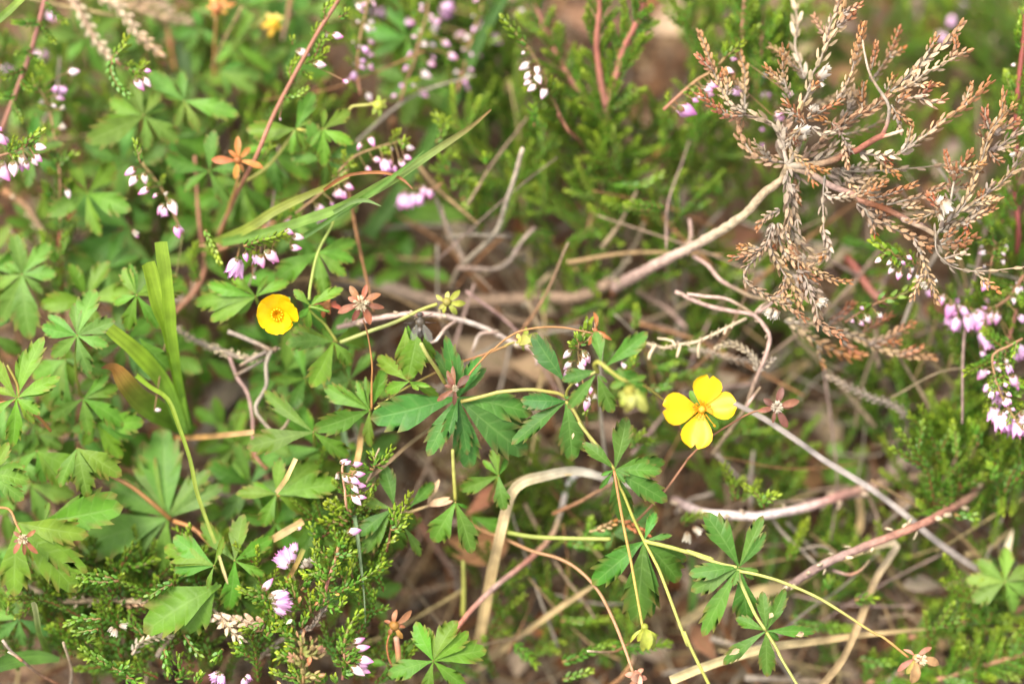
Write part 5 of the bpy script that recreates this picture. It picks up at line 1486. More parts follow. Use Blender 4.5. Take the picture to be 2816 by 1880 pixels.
# orange dry stalk that carries the starry dry calyx beside the flower
t22 = torm('tormentil stalk ending in a dark brown starry calyx beside the yellow flower', (2000, 1270, 0), [('H 1960,520:10 2180,290:5 2349,60 F 90,1566 230,1430 400,1320:0 500,1265 600,1232:-2', 7, 5.5, [C(.36, .16, .09), C(.34, .15, .08), BROWN * 2])], [])
calyx(t22, 'F 685,1220:-3', 'F 724,1085/.44 838,1178/.42 800,1222/.34 757,1362/.42 658,1330/.3 596,1165/.5 560,1250/.36 640,1240/.4', -3, [C(.17, .062, .030), C(.21, .08, .036), C(.13, .046, .026)], hairs=C(.72, .62, .46), hr=15)

# ------------------------------------------------------------------ grass and straw
GB = [C(.07, .16, .02), C(.12, .24, .035), C(.14, .26, .05)]
GBL = [C(.12, .23, .03), C(.20, .30, .04), C(.26, .33, .05)]
STW = [STRAW * .8, STRAW, STRAW * 1.1]
GRY = [C(.34, .29, .24), C(.40, .35, .30), C(.34, .29, .24)]
g = thing('grass_stalk', 'sharp green grass stalk rising to a brown tip above the pink heather', 'grass', at(*parse('A 1600,1590:8')[0]))
blade('blade', '', '', 'D 1500,120:12 1900,20 B -20,1415:4 200,1300 400,1190:0 700,985 900,850 1030,738:-6', 30, [C(.14, .24, .04), C(.20, .31, .06), C(.20, .30, .06), C(.22, .29, .07), C(.26, .14, .06)], 0, w0=26, w1=5, fold=.5, parent=g)
blade('blade', '', '', 'A 2050,1590:3 2349,1400 B 150,1345:1 320,1230 450,1125 578,1015:-3', 14, GB, 0, w0=14, w1=3, fold=.4, parent=g)
blade('blade', '', '', 'B -30,1430:1 60,1380 130,1352 210,1355 290,1388:0', 12, [C(.14, .25, .05), C(.20, .30, .10)], 0, w0=14, w1=2, fold=.4, parent=g)
tuft = thing('grass_tuft', 'tuft of broad grass blades cut off square, one withered orange at its tip', 'grass', at(*parse('D 1285,1390:20')[0]))
for n_, l, p_, w, c_, kw in (
    ('grass_strand', 'long yellowish grass blade slanting up under the sharp green stalk', 'D 1250,200:20 A 1650,1545:10 1850,1420 2100,1300 2349,1190:6', 26, [C(.16, .26, .03), C(.27, .31, .05), C(.30, .30, .06)], dict(w0=20, w1=6)),
    ('grass_strand', 'thin orange dried grass tip arching across the green stalk', 'A 2180,1280:4 B 0,1212:2 90,1175 220,1160 330,1168 420,1200 470,1240 502,1272:-2', 9, [OSTEM, C(.42, .19, .06), C(.40, .22, .10)], dict(w0=9, w1=4, fold=.6)),
    ('grass_strand', 'tall blurred green grass blade running from the top behind the sharp stalk', 'B 1115,-20:24 980,220 870,440:26 750,700 620,950 430,1250:32 200,1590', 40, GB, dict(w0=30, w1=44, pk=.6)),
    ('grass_strand', 'blurred green grass blade standing behind the brown stalk tip', 'B 1160,1000:42 1120,800 1080,600 1040,470:34', 34, GB, dict(w0=36, w1=18)),
    ('grass_strand', 'thin yellow green stem left of the white budded heather', 'B 1180,1080:40 1195,700 1200,300:30', 18, GBL, dict(w1=14)),
    ('grass_strand', 'broad grass blade lying level and blurred in the upper middle', 'B 330,1455:34 600,1435 850,1425 1020,1440:36', 62, [C(.10, .22, .02), C(.16, .27, .03), C(.10, .20, .02)], dict(w0=30, w1=20)),
    ('grass_strand', 'grass tip crossing the tan leaf at the top', 'B 2130,-40:30 2250,60 2380,160:34', 14, GBL, dict()),
    ('grass_strand', 'light green grass blade in the top left corner', 'A -30,150:6 60,75 150,-10 200,-60', 22, GBL, dict(w1=18)),
    ('grass_strand', 'upright cut grass blade with a ragged flat end', 'D 1290,1340:14 1230,1150 1190,950 1150,700:6 1120,400 1084,108:2', 36, [C(.12, .24, .02), C(.20, .34, .02), C(.30, .43, .03), C(.33, .46, .05)], dict(w0=8, w1=36, pk=.95, fold=.35)),
    ('grass_strand', 'second cut grass blade folded along its middle with a bent end', 'D 1270,1370:13 1180,1000 1120,720 1050,480:5 985,250:3', 40, [C(.12, .23, .02), C(.18, .32, .02), C(.26, .40, .03), C(.31, .44, .04)], dict(w0=10, w1=40, pk=.9, fold=.6, roll=.35)),
    ('grass_strand', 'third cut grass blade leaning left with a squared pale end', 'D 1240,1400:13 1120,1090 1000,930 870,800 735,690:3', 46, [C(.10, .20, .02), C(.14, .26, .02), C(.22, .35, .02), C(.31, .43, .04)], dict(w0=24, w1=36, pk=.6, fold=.25)),
    ('grass_strand', 'grass blade with an orange withered tip beside the cut blades', 'D 1300,1390:20 1120,1290 960,1180 850,1060:6 790,970 735,950 680,960:2', 64, [C(.10, .20, .02), C(.12, .22, .02), C(.16, .26, .025), C(.20, .22, .03), C(.36, .16, .04), C(.14, .06, .03)], dict(w0=40, w1=2, pk=.45)),
    ('grass_strand', 'thin bent yellow green grass stem running down from the cut tuft', 'D 920,1010:6 1020,1090 1130,1170:0 1200,1340 1280,1570 G 1320,260 1390,460 1450,620:-4', 11, [C(.16, .28, .02), C(.24, .34, .03), C(.26, .34, .04), C(.28, .32, .06)], dict(w0=14, w1=9, fold=.5)),
    ('straw', 'short pale straw tip below the bent grass stem', 'G 1472,700:-4 1500,790 1532,892:-6', 8, [C(.30, .30, .08), C(.46, .34, .16)], dict(w0=7, w1=3)),
    ('grass_strand', 'thin grey green blade hanging past the pink heather spike', 'Q 420,930:22 470,1100 510,1400:18 U 1180,-30 1230,330 1265,640:6 1310,940 1350,1300 1375,1580 V 1390,910:-3', 17, [C(.16, .25, .10), C(.18, .28, .13), C(.20, .30, .14), C(.20, .26, .14)], dict(w0=24, w1=2, pk=.2, fold=.7)),
    ('grass_strand', 'wide grass blade lying in the lower left corner', 'G -40,1450:6 120,1400 260,1385 400,1400:10', 44, GB, dict(w0=40, w1=14)),
    ('grass_stalk', 'green stalk with a curled cut end at the lower left', 'G 340,1370:14 290,1280 255,1150 232,1010:2', 17, [C(.10, .18, .02), C(.16, .24, .05), C(.34, .34, .16)], dict(w0=16, w1=16, fold=.8)),
    ('straw', 'bleached straw bent over like an elbow in the lower middle', 'H 940,1330:20 1010,950 1080,600:10 1140,360 1180,270 1250,210:8 1400,170 1530,140 1640,140:12 1850,195 2000,240', 30, [STRAW * .7, STRAW * .9, STRAW, C(.56, .42, .22), C(.58, .48, .28), C(.6, .54, .42), C(.5, .42, .34)], dict(w0=27, w1=15, pk=.55, fold=.5)),
    ('straw', 'dull straw sloping across the dark hollow at the bottom', 'H 850,1540:24 1200,1260 1450,1080 1720,900:14', 16, STW, dict(w0=14, w1=12)),
    ('straw', 'broad cream straw sweeping along the bottom right', 'I -30,1545:6 180,1455 400,1380 700,1310:10 1000,1270 1400,1220 1760,1190:18', 25, [C(.52, .42, .20), C(.50, .40, .20), STRAW * .9, STRAW * .8], dict(w0=26, w1=5, pk=.2, fold=.5)),
    ('straw', 'straw bent at a knee under the reddish stalk at lower right', 'I 980,1590:8 1120,1400 1210,1210:12 1290,1010 1360,840 1490,640:16 1440,625 1300,660 1130,720:18', 21, [STRAW * .9, STRAW, STRAW * .9, C(.52, .44, .28), STRAW], dict(w0=21, w1=12, pk=.4, fold=.6)),
    ('straw', 'straight grey straw slanting from the yellow flower to the right', 'F 390,1190:8 600,1300 800,1430 1010,1580 I 1180,170:12 1350,280 1560,440:14 1780,620 2030,790:18', 16, GRY, dict(w0=13, w1=17, fold=.6, pk=.5)),
    ('straw', 'thin pale straws curving behind the crossing stalks at the right', 'I 1230,280:24 1250,420 1230,560 1180,660:28', 20, STW, dict()),
    ('straw', 'blurred tan straw under the dark green leaf at lower right', 'I 20,1170:22 260,1040 500,960 760,900 950,800:22', 34, STW, dict(w0=20, w1=12)),
    ('straw', 'thin bent straw at the right edge', 'I 1950,690:22 2080,670 2200,580 2270,520:22', 14, STW, dict()),
    ('straw', 'short white straw at the right edge above the blurred leaf', 'I 2240,760:20 2235,650 2275,530', 20, [C(.54, .46, .3), C(.5, .42, .26)], dict()),
    ('straw', 'tan straw piece leaning beside the bright green leaf', 'U 640,80:3 540,290:3 430,445:5', 14, [STRAW, C(.5, .33, .12), STRAW * .9], dict(w0=13, w1=11)),
    ('straw', 'tan straw piece lying over the blurred green leaves at lower left', 'U 720,750:5 560,850 390,950:6', 22, [C(.52, .33, .12), STRAW, C(.5, .33, .12)], dict(w0=20, w1=18)),
    ('straw', 'orange brown straw end standing beside the lilac blossom', 'U 725,1050:2 640,1230 540,1410:4', 14, [C(.26, .27, .06), C(.42, .26, .08), C(.40, .19, .06)], dict(w0=14, w1=10)),
    ('straw', 'orange stalk lying level below the grey root at left', 'D 1040,1430:18 1300,1425 1500,1410 1710,1390:8', 15, [OSTEM * .8, C(.40, .24, .07), C(.42, .28, .12)], dict(w0=12, w1=14)),
    ('straw', 'thin tan stalk rising to the right under the middle leaves', 'H 200,190:4 340,75 E 440,1500 570,1400 700,1320:10', 10, [C(.36, .22, .12), STRAW * .8], dict(w1=9)),
    ('straw', 'tan stalk end beside the pink heather spike', 'H 60,200:6 130,60 E 150,1430 170,1330:10', 16, [C(.40, .25, .08), C(.42, .28, .10)], dict(w0=14, w1=14)),
    ('grass_strand', 'blurred upright grass blade among litter at lower right', 'I 590,930:30 640,740 690,560', 30, GB, dict(w1=14)),
    ('grass_strand', 'short green blade between the stalks at lower right', 'I 980,690:28 1010,540 1040,380', 26, GB, dict(w1=16)),
    ('grass_strand', 'green blade low under the sharp leaf at lower right', 'I 110,1090:26 130,900 110,700', 24, GB, dict(w1=16)),
    ('grass_strand', 'wide blurred leaf blade at the upper left', 'A 400,370:34 420,240 470,120:28', 56, GB, dict(w0=20, w1=12)),
    ('grass_strand', 'grey green upright blade behind the scaly twig at the top left', 'A 1230,560:36 1240,400 1200,220', 44, [C(.10, .18, .05), C(.14, .22, .08)], dict(w1=30)),
):
    d_ = parse(p_)[0][2] or 0
    if 'cut grass' in l or 'cut blades' in l or 'cut tuft' in l:
        blade('blade', '', '', p_, w, c_, d_ * .5, parent=tuft, **kw)
    else:
        blade(n_, l, 'grass' if 'grass' in n_ else 'straw', p_, w, c_, d_ * .5, **kw)
# dried flower husk on its stalk, low in the middle
hk = thing('dry_husk', 'dry tan flower husk on a thin stalk between the middle leaves', 'dry flower', at(*parse('H 480,410:10')[0]))
stem(hk, path('H 330,440:12 480,410 600,370:8', 0, .6), 8, 7, [STRAW * .8, STRAW], 9)
for a, b, w in (('H 590,372:8', 'H 770,335', .2), ('H 590,372:8', 'H 750,310', .2), ('H 600,365:8', 'H 680,320', .3), ('H 600,360:8', 'H 680,190', .22), ('H 600,360:8', 'H 650,230', .25)):
    mb = MB()
    leaflet(mb, at(*parse(a)[0]), at(*parse(b, 7)[0]), w, C(.44, .28, .15), None, rows=PLAIN, bend=.2)
    obj('bract', mb, M_DRY, hk)

# ------------------------------------------------------------------ the fly
fly = thing('fly', 'small grey hairy fly with glassy wings sitting on a folded green leaf', 'fly', at(*parse('Q 1390,560:-4')[0]))
fa, fb = at(*parse('Q 1388,378:-5')[0]), at(*parse('Q 1392,672:-4.5')[0])
ax = fb - fa
mb = MB()
prof = [(0, .02), (.03, .10), (.10, .145), (.17, .12), (.21, .05), (.25, .11), (.33, .17), (.43, .175), (.52, .12), (.56, .08), (.62, .14), (.74, .165), (.86, .13), (.95, .07), (1, .01)]
T = ax.normalized()
s_ = T.cross(TOCAM).normalized()
nn = s_.cross(T)
vs, cs, fs = [], [], []
for i, (t, r) in enumerate(prof):
    for k in range(12):
        a = 2 * math.pi * k / 12
        vs.append(fa + ax * t + (s_ * math.cos(a) + nn * math.sin(a) * .85) * r * ax.length)
        cs.append(ramp([C(.03, .022, .016), C(.06, .045, .03), C(.085, .06, .035), C(.04, .03, .02), C(.06, .048, .033)], t) * R.uniform(.7, 1.3))
    if i:
        for k in range(12):
            a, b = (i - 1) * 12 + k, (i - 1) * 12 + (k + 1) % 12
            fs.append((a, b, b + 12, a + 12))
mb.add(vs, fs, cs)
obj('body', mb, M_INSECT, fly)
for sg in (-1, 1):
    mb = MB()
    c = fa + ax * .10 + s_ * sg * .11 * ax.length + nn * .05 * ax.length
    for q in range(1):
        tube(mb, [c - T * .22, c - T * .1, c + T * .1, c + T * .22], .10, .10, C(.10, .03, .02), n=8)
    obj('eye', mb, M_INSECT, fly)
    mb = MB()
    w0 = fa + ax * .45 + s_ * sg * .12 * ax.length + nn * .18 * ax.length
    w1 = at(*parse('Q 1310,690:-5.2')[0]) if (at(*parse('Q 1310,690:-5')[0]) - fa).dot(s_) * sg > 0 else at(*parse('Q 1508,705:-5.2')[0])
    leaflet(mb, w0, w1, .42, C(.3, .3, .3), None, fold=.05, bend=.05, rows=[(0, 0, .12), (.15, .15, .5), (.4, .4, .85), (.65, .65, 1.0), (.85, .85, .8), (.96, .96, .45), (1, 1, .1)], facing=TOCAM)
    obj('wing', mb, M_WING, fly)
    for j, (t, out, fwd) in enumerate(((.28, .42, -.25), (.38, .5, .05), (.47, .42, .35))):
        mb = MB()
        p0 = fa + ax * t + s_ * sg * .1 * ax.length
        kn = p0 + (s_ * sg * out * .5 + T * fwd * .5 + nn * .10) * ax.length
        ft = p0 + (s_ * sg * out + T * fwd - nn * .16) * ax.length
        tube(mb, [p0, kn, ft], .07, .035, C(.06, .045, .035), n=5)
        obj('leg', mb, M_INSECT, fly)
mb = MB()
for i in range(60):
    t = R.uniform(.2, .95)
    a = R.uniform(-.3, 3.4)
    o = s_ * math.cos(a) + nn * math.sin(a)
    p = fa + ax * t + o * .13 * ax.length
    tube(mb, [p, p + (o + T * .6).normalized() * R.uniform(.2, .4)], .016, .006, C(.03, .025, .02), n=3)
obj('bristles', mb, M_INSECT, fly, kind='stuff')

# ------------------------------------------------------------------ heather in leaf and flower
HST = [mixc(HRED, BROWN, .4), HRED, HRED * 1.1]
HSTR = [C(.25, .11, .07), C(.28, .10, .065), C(.23, .09, .055)]
HYNG = [HGRN, mixc(HGRN, HTIP, .4), mixc(HGRN, HTIP, .8)]


def spike(par, pth, d, bl, top=None, w0=7, w1=5, stemcols=None, topw=24, wr=1.0, greens=0, buds=0):
    """a flowering stalk: stem, hanging bells on short stalks, and a leafy green tip"""
    pts = path(pth, d, .8)
    stem(par, pts, w0, w1, stemcols or [C(.26, .12, .06), C(.26, .17, .06)], d, 'flower_stalk')
    mb = MB()
    mb.add([pts[0], pts[0] + RT * .01, pts[0] + UP * .01], [(0, 1, 2)], C(.2, .2, .1))
    bells(par, bl, d, pts, mb, wr)
    for i in range(buds):
        q = pts[int(len(pts) * R.uniform(.08, .95))]
        a = R.uniform(0, 6.28)
        p0 = q + (RT * math.cos(a) + UP * math.sin(a) * .6 + TOCAM * R.uniform(0, .8)) * R.uniform(.4, 1.0)
        e = p0 + (p0 - q).normalized() * R.uniform(.5, 1.1) + (FWD * .3 - UP * .7) * R.uniform(.2, .9)
        tube(mb, [q, q.lerp(p0, .6) + UPZ * .15, p0], .08, .07, [C(.16, .15, .03), C(.28, .12, .06)], n=4)
        bell(par, p0, e, R.choice('wwppmo'), wr, 'flower_bud')
    obj('bell_stalks', mb, M_STEM, par, kind='stuff')
    if top:
        shoot(par, path(top, d, .5), topw, d, cols=HYNG, spacing=.5)
    for i in range(greens):
        j = R.randrange(1, len(pts) - 1)
        T_ = (pts[j + 1] - pts[j]).normalized()
        o = (T_.cross(TOCAM) * R.choice((1, -1)) + T_ * .9 + TOCAM * R.uniform(-.2, .6)).normalized()
        l = R.uniform(1.2, 2.4)
        shoot(par, [pts[j] + o * l * k / 5 for k in range(6)], topw * .75, d, cols=HYNG, split=False, spacing=.6)


def heath(label, px, py, d):
    return thing('heather', label, 'heather', at(px, py, d))


# upper middle bush with the forked red stem
h1 = heath('green heather bush with a forked red stem in the upper middle', 1660, 700, 30)
stem(h1, path('E 1690,330:34 B 1700,1560:30 1760,1280 1790,1150 1830,950 1820,820 1800,700:20', 0, .8, .2), 22, 20, [BROWN * 1.8, C(.28, .15, .10), C(.30, .15, .10)], 26, 'stem', M_BARK)
stem(h1, path('B 1805,720:20 1770,560 1745,380 1740,250 1760,60 1750,-60:12', 0, .8), 20, 13, HSTR, 18)
stem(h1, path('B 1810,700:20 1850,580 1890,430 1930,300 1990,190 2040,60 2060,-50:14', 0, .8), 21, 15, HSTR, 18)
stem(h1, path('B 1800,830:22 1690,680 1560,530 1460,350 1390,200 1330,30 1300,-50:22', 0, .8), 18, 12, HSTR, 22)
stem(h1, path('B 1680,1010:26 1620,940 1530,860 1480,770:14', 0, .8), 9, 8, HSTR, 18)
spike(h1, 'B 1560,900:16 1500,790 1440,650 1370,470 1290,340 1240,280', 10, 'w B 1300,420>1225,465 1300,480>1255,530 1310,530>1255,570 1335,570>1280,610 1330,490>1360,560 1400,590>1370,660 1260,345>1235,365 w 1340,440>1340,500', 'B 1270,310:9 1200,230 1150,170 1110,120', 6, 5, topw=30, wr=1.0)
auto_shoots(h1, 'B 1700,1560:30 1760,1280 1830,950 1800,700:20', 26, 190, 24, 26, 60)
auto_shoots(h1, 'B 1805,720:20 1745,380 1760,60 1750,-60:14', 13, 150, 24, 18, 40)
auto_shoots(h1, 'B 1810,700:20 1890,430 1990,190 2050,-30:14', 14, 150, 24, 18, 40)
auto_shoots(h1, 'B 1800,830:22 1560,530 1390,200 1300,-50:22', 18, 130, 23, 22, 45)
auto_shoots(h1, 'B 1680,1010:26 1480,770 1400,600:12', 12, 120, 23, 18, 50)
field(h1, 1260, 360, 1900, 640, 70, 20, 42, 150, 24, spread=50)
field(h1, 1500, 600, 1950, 900, 36, 24, 40, 140, 24, spread=70)
for p_ in ('B 1320,850:14 1310,720', 'B 1400,900:16 1350,820', 'B 2100,1420:18 1900,1390 1790,1330', 'B 2200,1400:14 2100,1385 1950,1370', 'B 1800,1230:20 2000,1260 2180,1180', 'B 1760,1240:22 1650,1160 1550,1190', 'B 1660,1560:24 1500,1420 1330,1260', 'B 1890,1530:20 1780,1480 1700,1400',
           'E 1450,90:26 1320,60 1200,120', 'E 1530,140:22 1700,40 1900,120', 'E 1590,290:24 1680,360 1750,460', 'E 1290,290:24 1310,400 1280,480', 'E 1380,440:22 1400,500 1380,570', 'E 1990,700:18 2005,620 2000,545', 'E 1800,640:24 1900,560 1980,470', 'F -60,1000:20 100,1010 230,975', 'E 1960,960:16 1990,850 2040,800', 'E 2120,950:18 2200,960 2260,930', 'E 2080,1100:16 2200,1090 2260,1020'):
    shoot(h1, path(p_, 20, .6), 26, 20, split=True)
root(h1, at(1660, 760, 36), .8)

h1b = heath('green heather shoots with a small yellow star of leaves behind the yellow flower', 1700, 1240, 18)
field(h1b, 1520, 980, 1900, 1300, 22, 22, 36, 120, 22, spread=80)
for p_ in ('E 1960,1490:12 2020,1440 2060,1390', 'E 2000,1480:12 1990,1400 1960,1360', 'E 2020,1470:13 2090,1440'):
    shoot(h1b, path(p_, 12, .6), 24, 12, cols=HYNG)

h2 = heath('heather with many drooping pink flower spikes at the top', 1080, 330, 30)
spike(h2, 'B 150,640:18 130,500 140,300 170,150 190,60 200,-30', 20, 'p B 190,420>230,470 90,540>40,555 w 190,620>220,675 p 190,370>240,370 190,270>240,290 w 200,190>250,200 190,150>240,150 140,160>130,130 p 120,280>90,290 190,20>160,40 w 130,20>150,70', None, 8, 6, greens=8, buds=14)
spike(h2, 'B 420,680:22 460,540 510,420 550,250 590,120 610,-20', 24, 'p B 540,600>600,650 w 550,480>620,520 p 600,420>650,440 630,370>650,400 w 610,290>655,310 p 690,270>750,310 w 560,220>545,200 600,200>660,225 p 620,150>690,140 730,360>800,395 w 620,190>680,180', None, 8, 6, greens=10, buds=16)
spike(h2, 'B 800,620:26 860,400 900,260 960,60 980,-40', 28, 'p B 920,200>990,130 930,180>960,140 780,270>850,220 1030,270>1100,290 1020,240>1090,250 880,330>960,380 860,320>900,390 o 690,60>770,40 700,20>740,110 p 850,560>880,610 w 1200,80>1250,70 1190,100>1230,110 p 430,140>510,160 460,120>480,180', None, 8, 6, greens=9, buds=16)
spike(h2, 'B 300,250:36 280,120 250,20 220,-60', 36, 'o B 270,80>310,110 250,60>220,100 m 330,140>370,200 o 340,200>350,250 220,0>180,40 p 90,10>140,30 100,-10>150,-20 o 260,110>300,70', None, 8, 6, greens=6)
field(h2, 900, -60, 1400, 250, 60, 22, 48, 150, 22, spread=40)
field(h2, 1180, 0, 1420, 420, 40, 30, 50, 150, 22, spread=40)
for p_ in ('B 340,360:30 310,250 280,180', 'B 500,130:26 520,40 500,-20', 'B 40,100:26 30,70 80,90', 'B 660,960:14 720,880 660,780', 'B 740,1140:18 690,1060 800,1040', 'B 1000,1110:16 990,1060', 'B 760,1280:20 850,1200 940,1240', 'B 830,1350:20 900,1300 870,1380', 'B 680,920:14 700,850 740,820'):
    shoot(h2, path(p_, 20, .6), 30, 20, cols=HYNG)
root(h2, at(1080, 330, 34), .7)

h2b = heath('heather with pink bells under the green grass stalk in the upper middle', 1080, 460, 14)
spike(h2b, 'B -40,1200:12 100,1060 240,1000 380,960 450,930', 12, 'p B 210,920>240,980 150,990>130,1010 230,1070>290,1080 m 310,1070>320,1160 340,1070>350,1150 o 300,1070>330,1150 p 410,1070>450,1130 440,1050>490,1070 w 450,990>510,1000 350,990>370,1010 p 180,1120>220,1150 m 370,1110>390,1160 p 160,960>130,1000', 'B 430,1010:10 440,960 460,930', 7, 6, greens=8)
spike(h2b, 'A 1850,1540:12 2100,1350 2300,1170 2349,1140', 12, 'o A 2150,1390>2160,1480 p 2120,1380>2190,1420 w 2040,1460>2010,1510 p 2260,1270>2310,1330 2320,1230>2349,1280 o 1960,1480>1920,1540 m 2230,1350>2240,1390 p B -30,1290>0,1330 20,1280>50,1335 40,1240>100,1270', None, 8, 6, greens=6)
spike(h2b, 'B 700,1230:18 640,1270 540,1260 430,1290', 18, 'o B 450,1290>430,1390 480,1290>470,1390 520,1290>520,1370 550,1300>545,1370 p 570,1240>580,1320 600,1260>620,1330 m 620,1280>640,1320', None, 7, 6, greens=4)

# diagonal red stem, upper left
h3 = heath('tall heather with a long straight red stem slanting up at the upper left', 640, 640, 22)
stem(h3, path('D 1480,60:24 A 1480,1560:20 1600,1290 1720,1060:10 1830,800 1930,600 2050,380 2150,200 2260,30 2310,-60:6', 0, .8), 13, 11, HSTR, 12)
spike(h3, 'A 1930,600:11 2050,380 2150,200 2260,30 2310,-60', 9, 'p A 2230,235>2305,250 w 2110,430>2190,440 1990,340>2075,370 2200,220>2200,260 p 2349,560>2310,540 1880,790>1890,810', None, 10, 9, HSTR)
for p_ in ('A 2110,270:8 2130,190 2190,160', 'A 2050,430:8 2160,380 2200,330', 'A 1980,560:9 1950,480 1990,400', 'A 2120,380:8 2170,270 2260,240', 'A 1900,660:9 2000,640 2060,600', 'A 2190,130:7 2180,70 2230,20', 'A 2280,120:7 2330,90 B 50,80', 'A 2240,60:7 2260,0', 'A 1760,1080:12 1810,1000 1840,980', 'A 1970,300:9 1970,260', 'A 2020,470:10 2090,520'):
    shoot(h3, path(p_, 9, .5), 22, 9, cols=HYNG)
root(h3, at(620, 660, 24), .6)

# spikes over the upper left tormentil
h4 = heath('heather spike hung with white and pink bells before the upper left leaves', 400, 520, 10)
spike(h4, 'A 1230,1580:14 1130,1350 1060,1230 960,1100 940,1000', 8, 'p A 915,1130>845,1175 w 920,1180>875,1245 965,1160>980,1235 p 1005,1265>935,1305 w 1140,1340>1185,1440 p 1110,1370>1065,1440 1060,1300>1030,1330 o 1100,1390>1110,1450 1180,1520>1220,1560 m D 1180,0>1205,80 w 1040,1240>1080,1240 d A 1130,1290>1110,1310', 'A 945,1100:7 930,1030 915,960', 7, 6, greens=5)
h4b = heath('curled heather sprig with two pink bells on the pale scaly twig', 340, 180, 10)
spike(h4b, 'A 760,400:12 820,440 870,470 950,480', 9, 'p A 905,530>965,605 w 960,520>1010,580 m 970,475>1015,480', 'A 865,460:9 920,490 980,440 1000,430', 6, 5, greens=5)
shoot(h4b, path('A 760,390:10 750,480 790,570 865,640', 10, .5), 28, 10, cols=[HGRN, HGRN], tipcol=HTIP)
shoot(h4b, path('A 760,390:10 800,350 840,310 850,260', 10, .5), 28, 10, cols=HYNG)
h4c = heath('slender heather flower spike at the far left above the big pink bells', 140, 330, 14)
spike(h4c, 'A 410,1560:20 405,1240:16 385,1010 360,880 335,750 290,640 235,560', 14, 'w A 340,700>380,720 d 390,870>430,850 p 370,640>430,670 o 370,600>440,610 390,580>360,610 w 450,490>530,480 d 400,740>430,720 w 450,1270>465,1330 d 300,700>270,680', 'A 250,620:13 230,560 215,510', 10, 6, greens=9)
for p_ in ('A 390,1100:15 360,1040 300,960', 'A 395,1120:15 450,1060 500,1040', 'A 400,1400:17 330,1300 300,1230', 'A 410,1330:17 450,1250 500,1200', 'A 390,1560:18 340,1390 300,1270', 'A 410,1560:18 450,1530 500,1490', 'A 400,1550:18 420,1360 380,1180', 'D 400,300:18 320,120 290,60', 'D 410,250:18 450,60 480,0', 'D 420,600:18 400,450 395,300', 'D 420,560:18 470,430 510,360', 'D 400,420:18 350,330 300,260'):
    shoot(h4c, path(p_, 16, .6), 28, 16)
stem(h4c, path('D 425,640:22 410,420 400,150 A 405,1560:20', 0, .8), 12, 10, HST, 20)
h5 = heath('heather spike with big pink and white bells at the left edge', 60, 430, 6)
spike(h5, 'A -40,1060:6 60,1030 150,1000 230,950', 6, 'p A 20,1080>20,1190 w 90,1080>95,1180 160,1030>150,1120 p 170,1080>190,1140 225,1040>280,1085 w 210,1060>250,1110 230,985>305,995 p -10,1110>60,1210 p 20,920>60,960 -30,900>40,970 m 140,1090>150,1150 -10,850>10,880', 'A 170,980:5 220,920 275,880', 8, 6, topw=28, greens=7, wr=1.1)
stem(h5, path('A 310,-30:12 250,200 200,370 130,560 50,770 0,900:16', 0, .8), 14, 13, [C(.30, .11, .09), C(.34, .15, .10), C(.30, .13, .08)], 14)
bells(h5, 'o A 0,450>70,490 230,360>310,380 310,90>370,120', d=30)
auto_shoots(h5, 'A 310,-30:12 200,370 50,770', 9, 90, 24, 14, 50)
field(h5, -20, 120, 230, 420, 22, 20, 40, 150, 22, spread=50)

h6 = heath('heather spike with lilac bells above the small yellow flower', 640, 690, 4)
spike(h6, 'D 1340,140:14 1480,130 1620,130 1760,100 1900,70 2040,60', 5, 'o D 1595,215>1585,340 1600,220>1555,320 m 1650,180>1660,240 p 1745,190>1770,280 1780,170>1870,240 1830,160>1840,250 w 1960,70>2040,85 p 1950,145>2025,155 o 1720,190>1720,250 p 1915,30>1970,55 w 1700,330>1720,360', None, 8, 6, greens=8, wr=1.05)
for p_ in ('D 1640,140:4 1780,95 1920,60', 'D 1700,280:6 1720,180', 'D 1380,30:8 1430,140 1480,250', 'D 1330,380:16 1290,220 1320,120'):
    shoot(h6, path(p_, 6, .5), 26, 6, cols=HYNG)
stem(h6, path('D 1170,590:24 1310,440 1380,280 1360,100 1340,-20 A 1310,1050:20', 0, .8), 13, 9, [C(.3, .15, .08), C(.32, .15, .08)], 18)
stem(h6, path('D 1460,170:20 1650,80 1850,-20', 0, .8), 13, 11, [C(.36, .17, .08), C(.36, .17, .08)], 18)
bells(h6, 'p D 900,50>930,80 d 890,30>920,60', d=12)

# top right sprigs behind the dead twigs
h7 = heath('green heather with pink bells behind the left arms of the dead heather', 1990, 420, 20)
spike(h7, 'J -350,1480:10 -100,1250 100,1080 300,960 420,840 560,700', 8, 'w J 460,920>590,975 80,1270>180,1310 p 240,1100>380,1180 290,1120>370,1180 530,790>635,800 m -150,1420>80,1530 -180,1480>10,1550 p 180,1180>310,1220 200,1250>330,1280 150,1200>270,1190 m 30,1330>120,1370 o 560,1250>700,1230 p 1120,1560>1260,1530 m 1330,1260>1400,1270', 'J 470,780:7 560,710 650,630 720,570', 9, 7, [C(.34, .14, .08), C(.30, .20, .07)], greens=7)
for s_ in ('J 700,640:16 720,300 740,-30', 'J 930,900:18 980,500 1000,200', 'J 900,1150:20 930,800'):
    stem(h7, path(s_, 16, .8), 13, 11, HSTR, 16)
    auto_shoots(h7, s_, 12, 110, 22, 16, 45)
field(h7, 1880, 60, 2180, 420, 70, 18, 44, 140, 22, spread=40)
field(h7, 1880, 350, 2160, 600, 36, 22, 44, 130, 22, spread=60)
bells(h7, 'p J 1080,350>1190,340 1050,800>1140,790 w 1000,950>1020,1040 o 940,1300>1060,1290 600,1200>690,1240 p 1060,470>1120,460 m L 940,270>1010,280 960,460>1000,510 p 1110,90>1270,130 w 1130,110>1180,80', d=20)
h7b = heath('blurred heather with lilac bells at the top right corner', 2620, 120, 40)
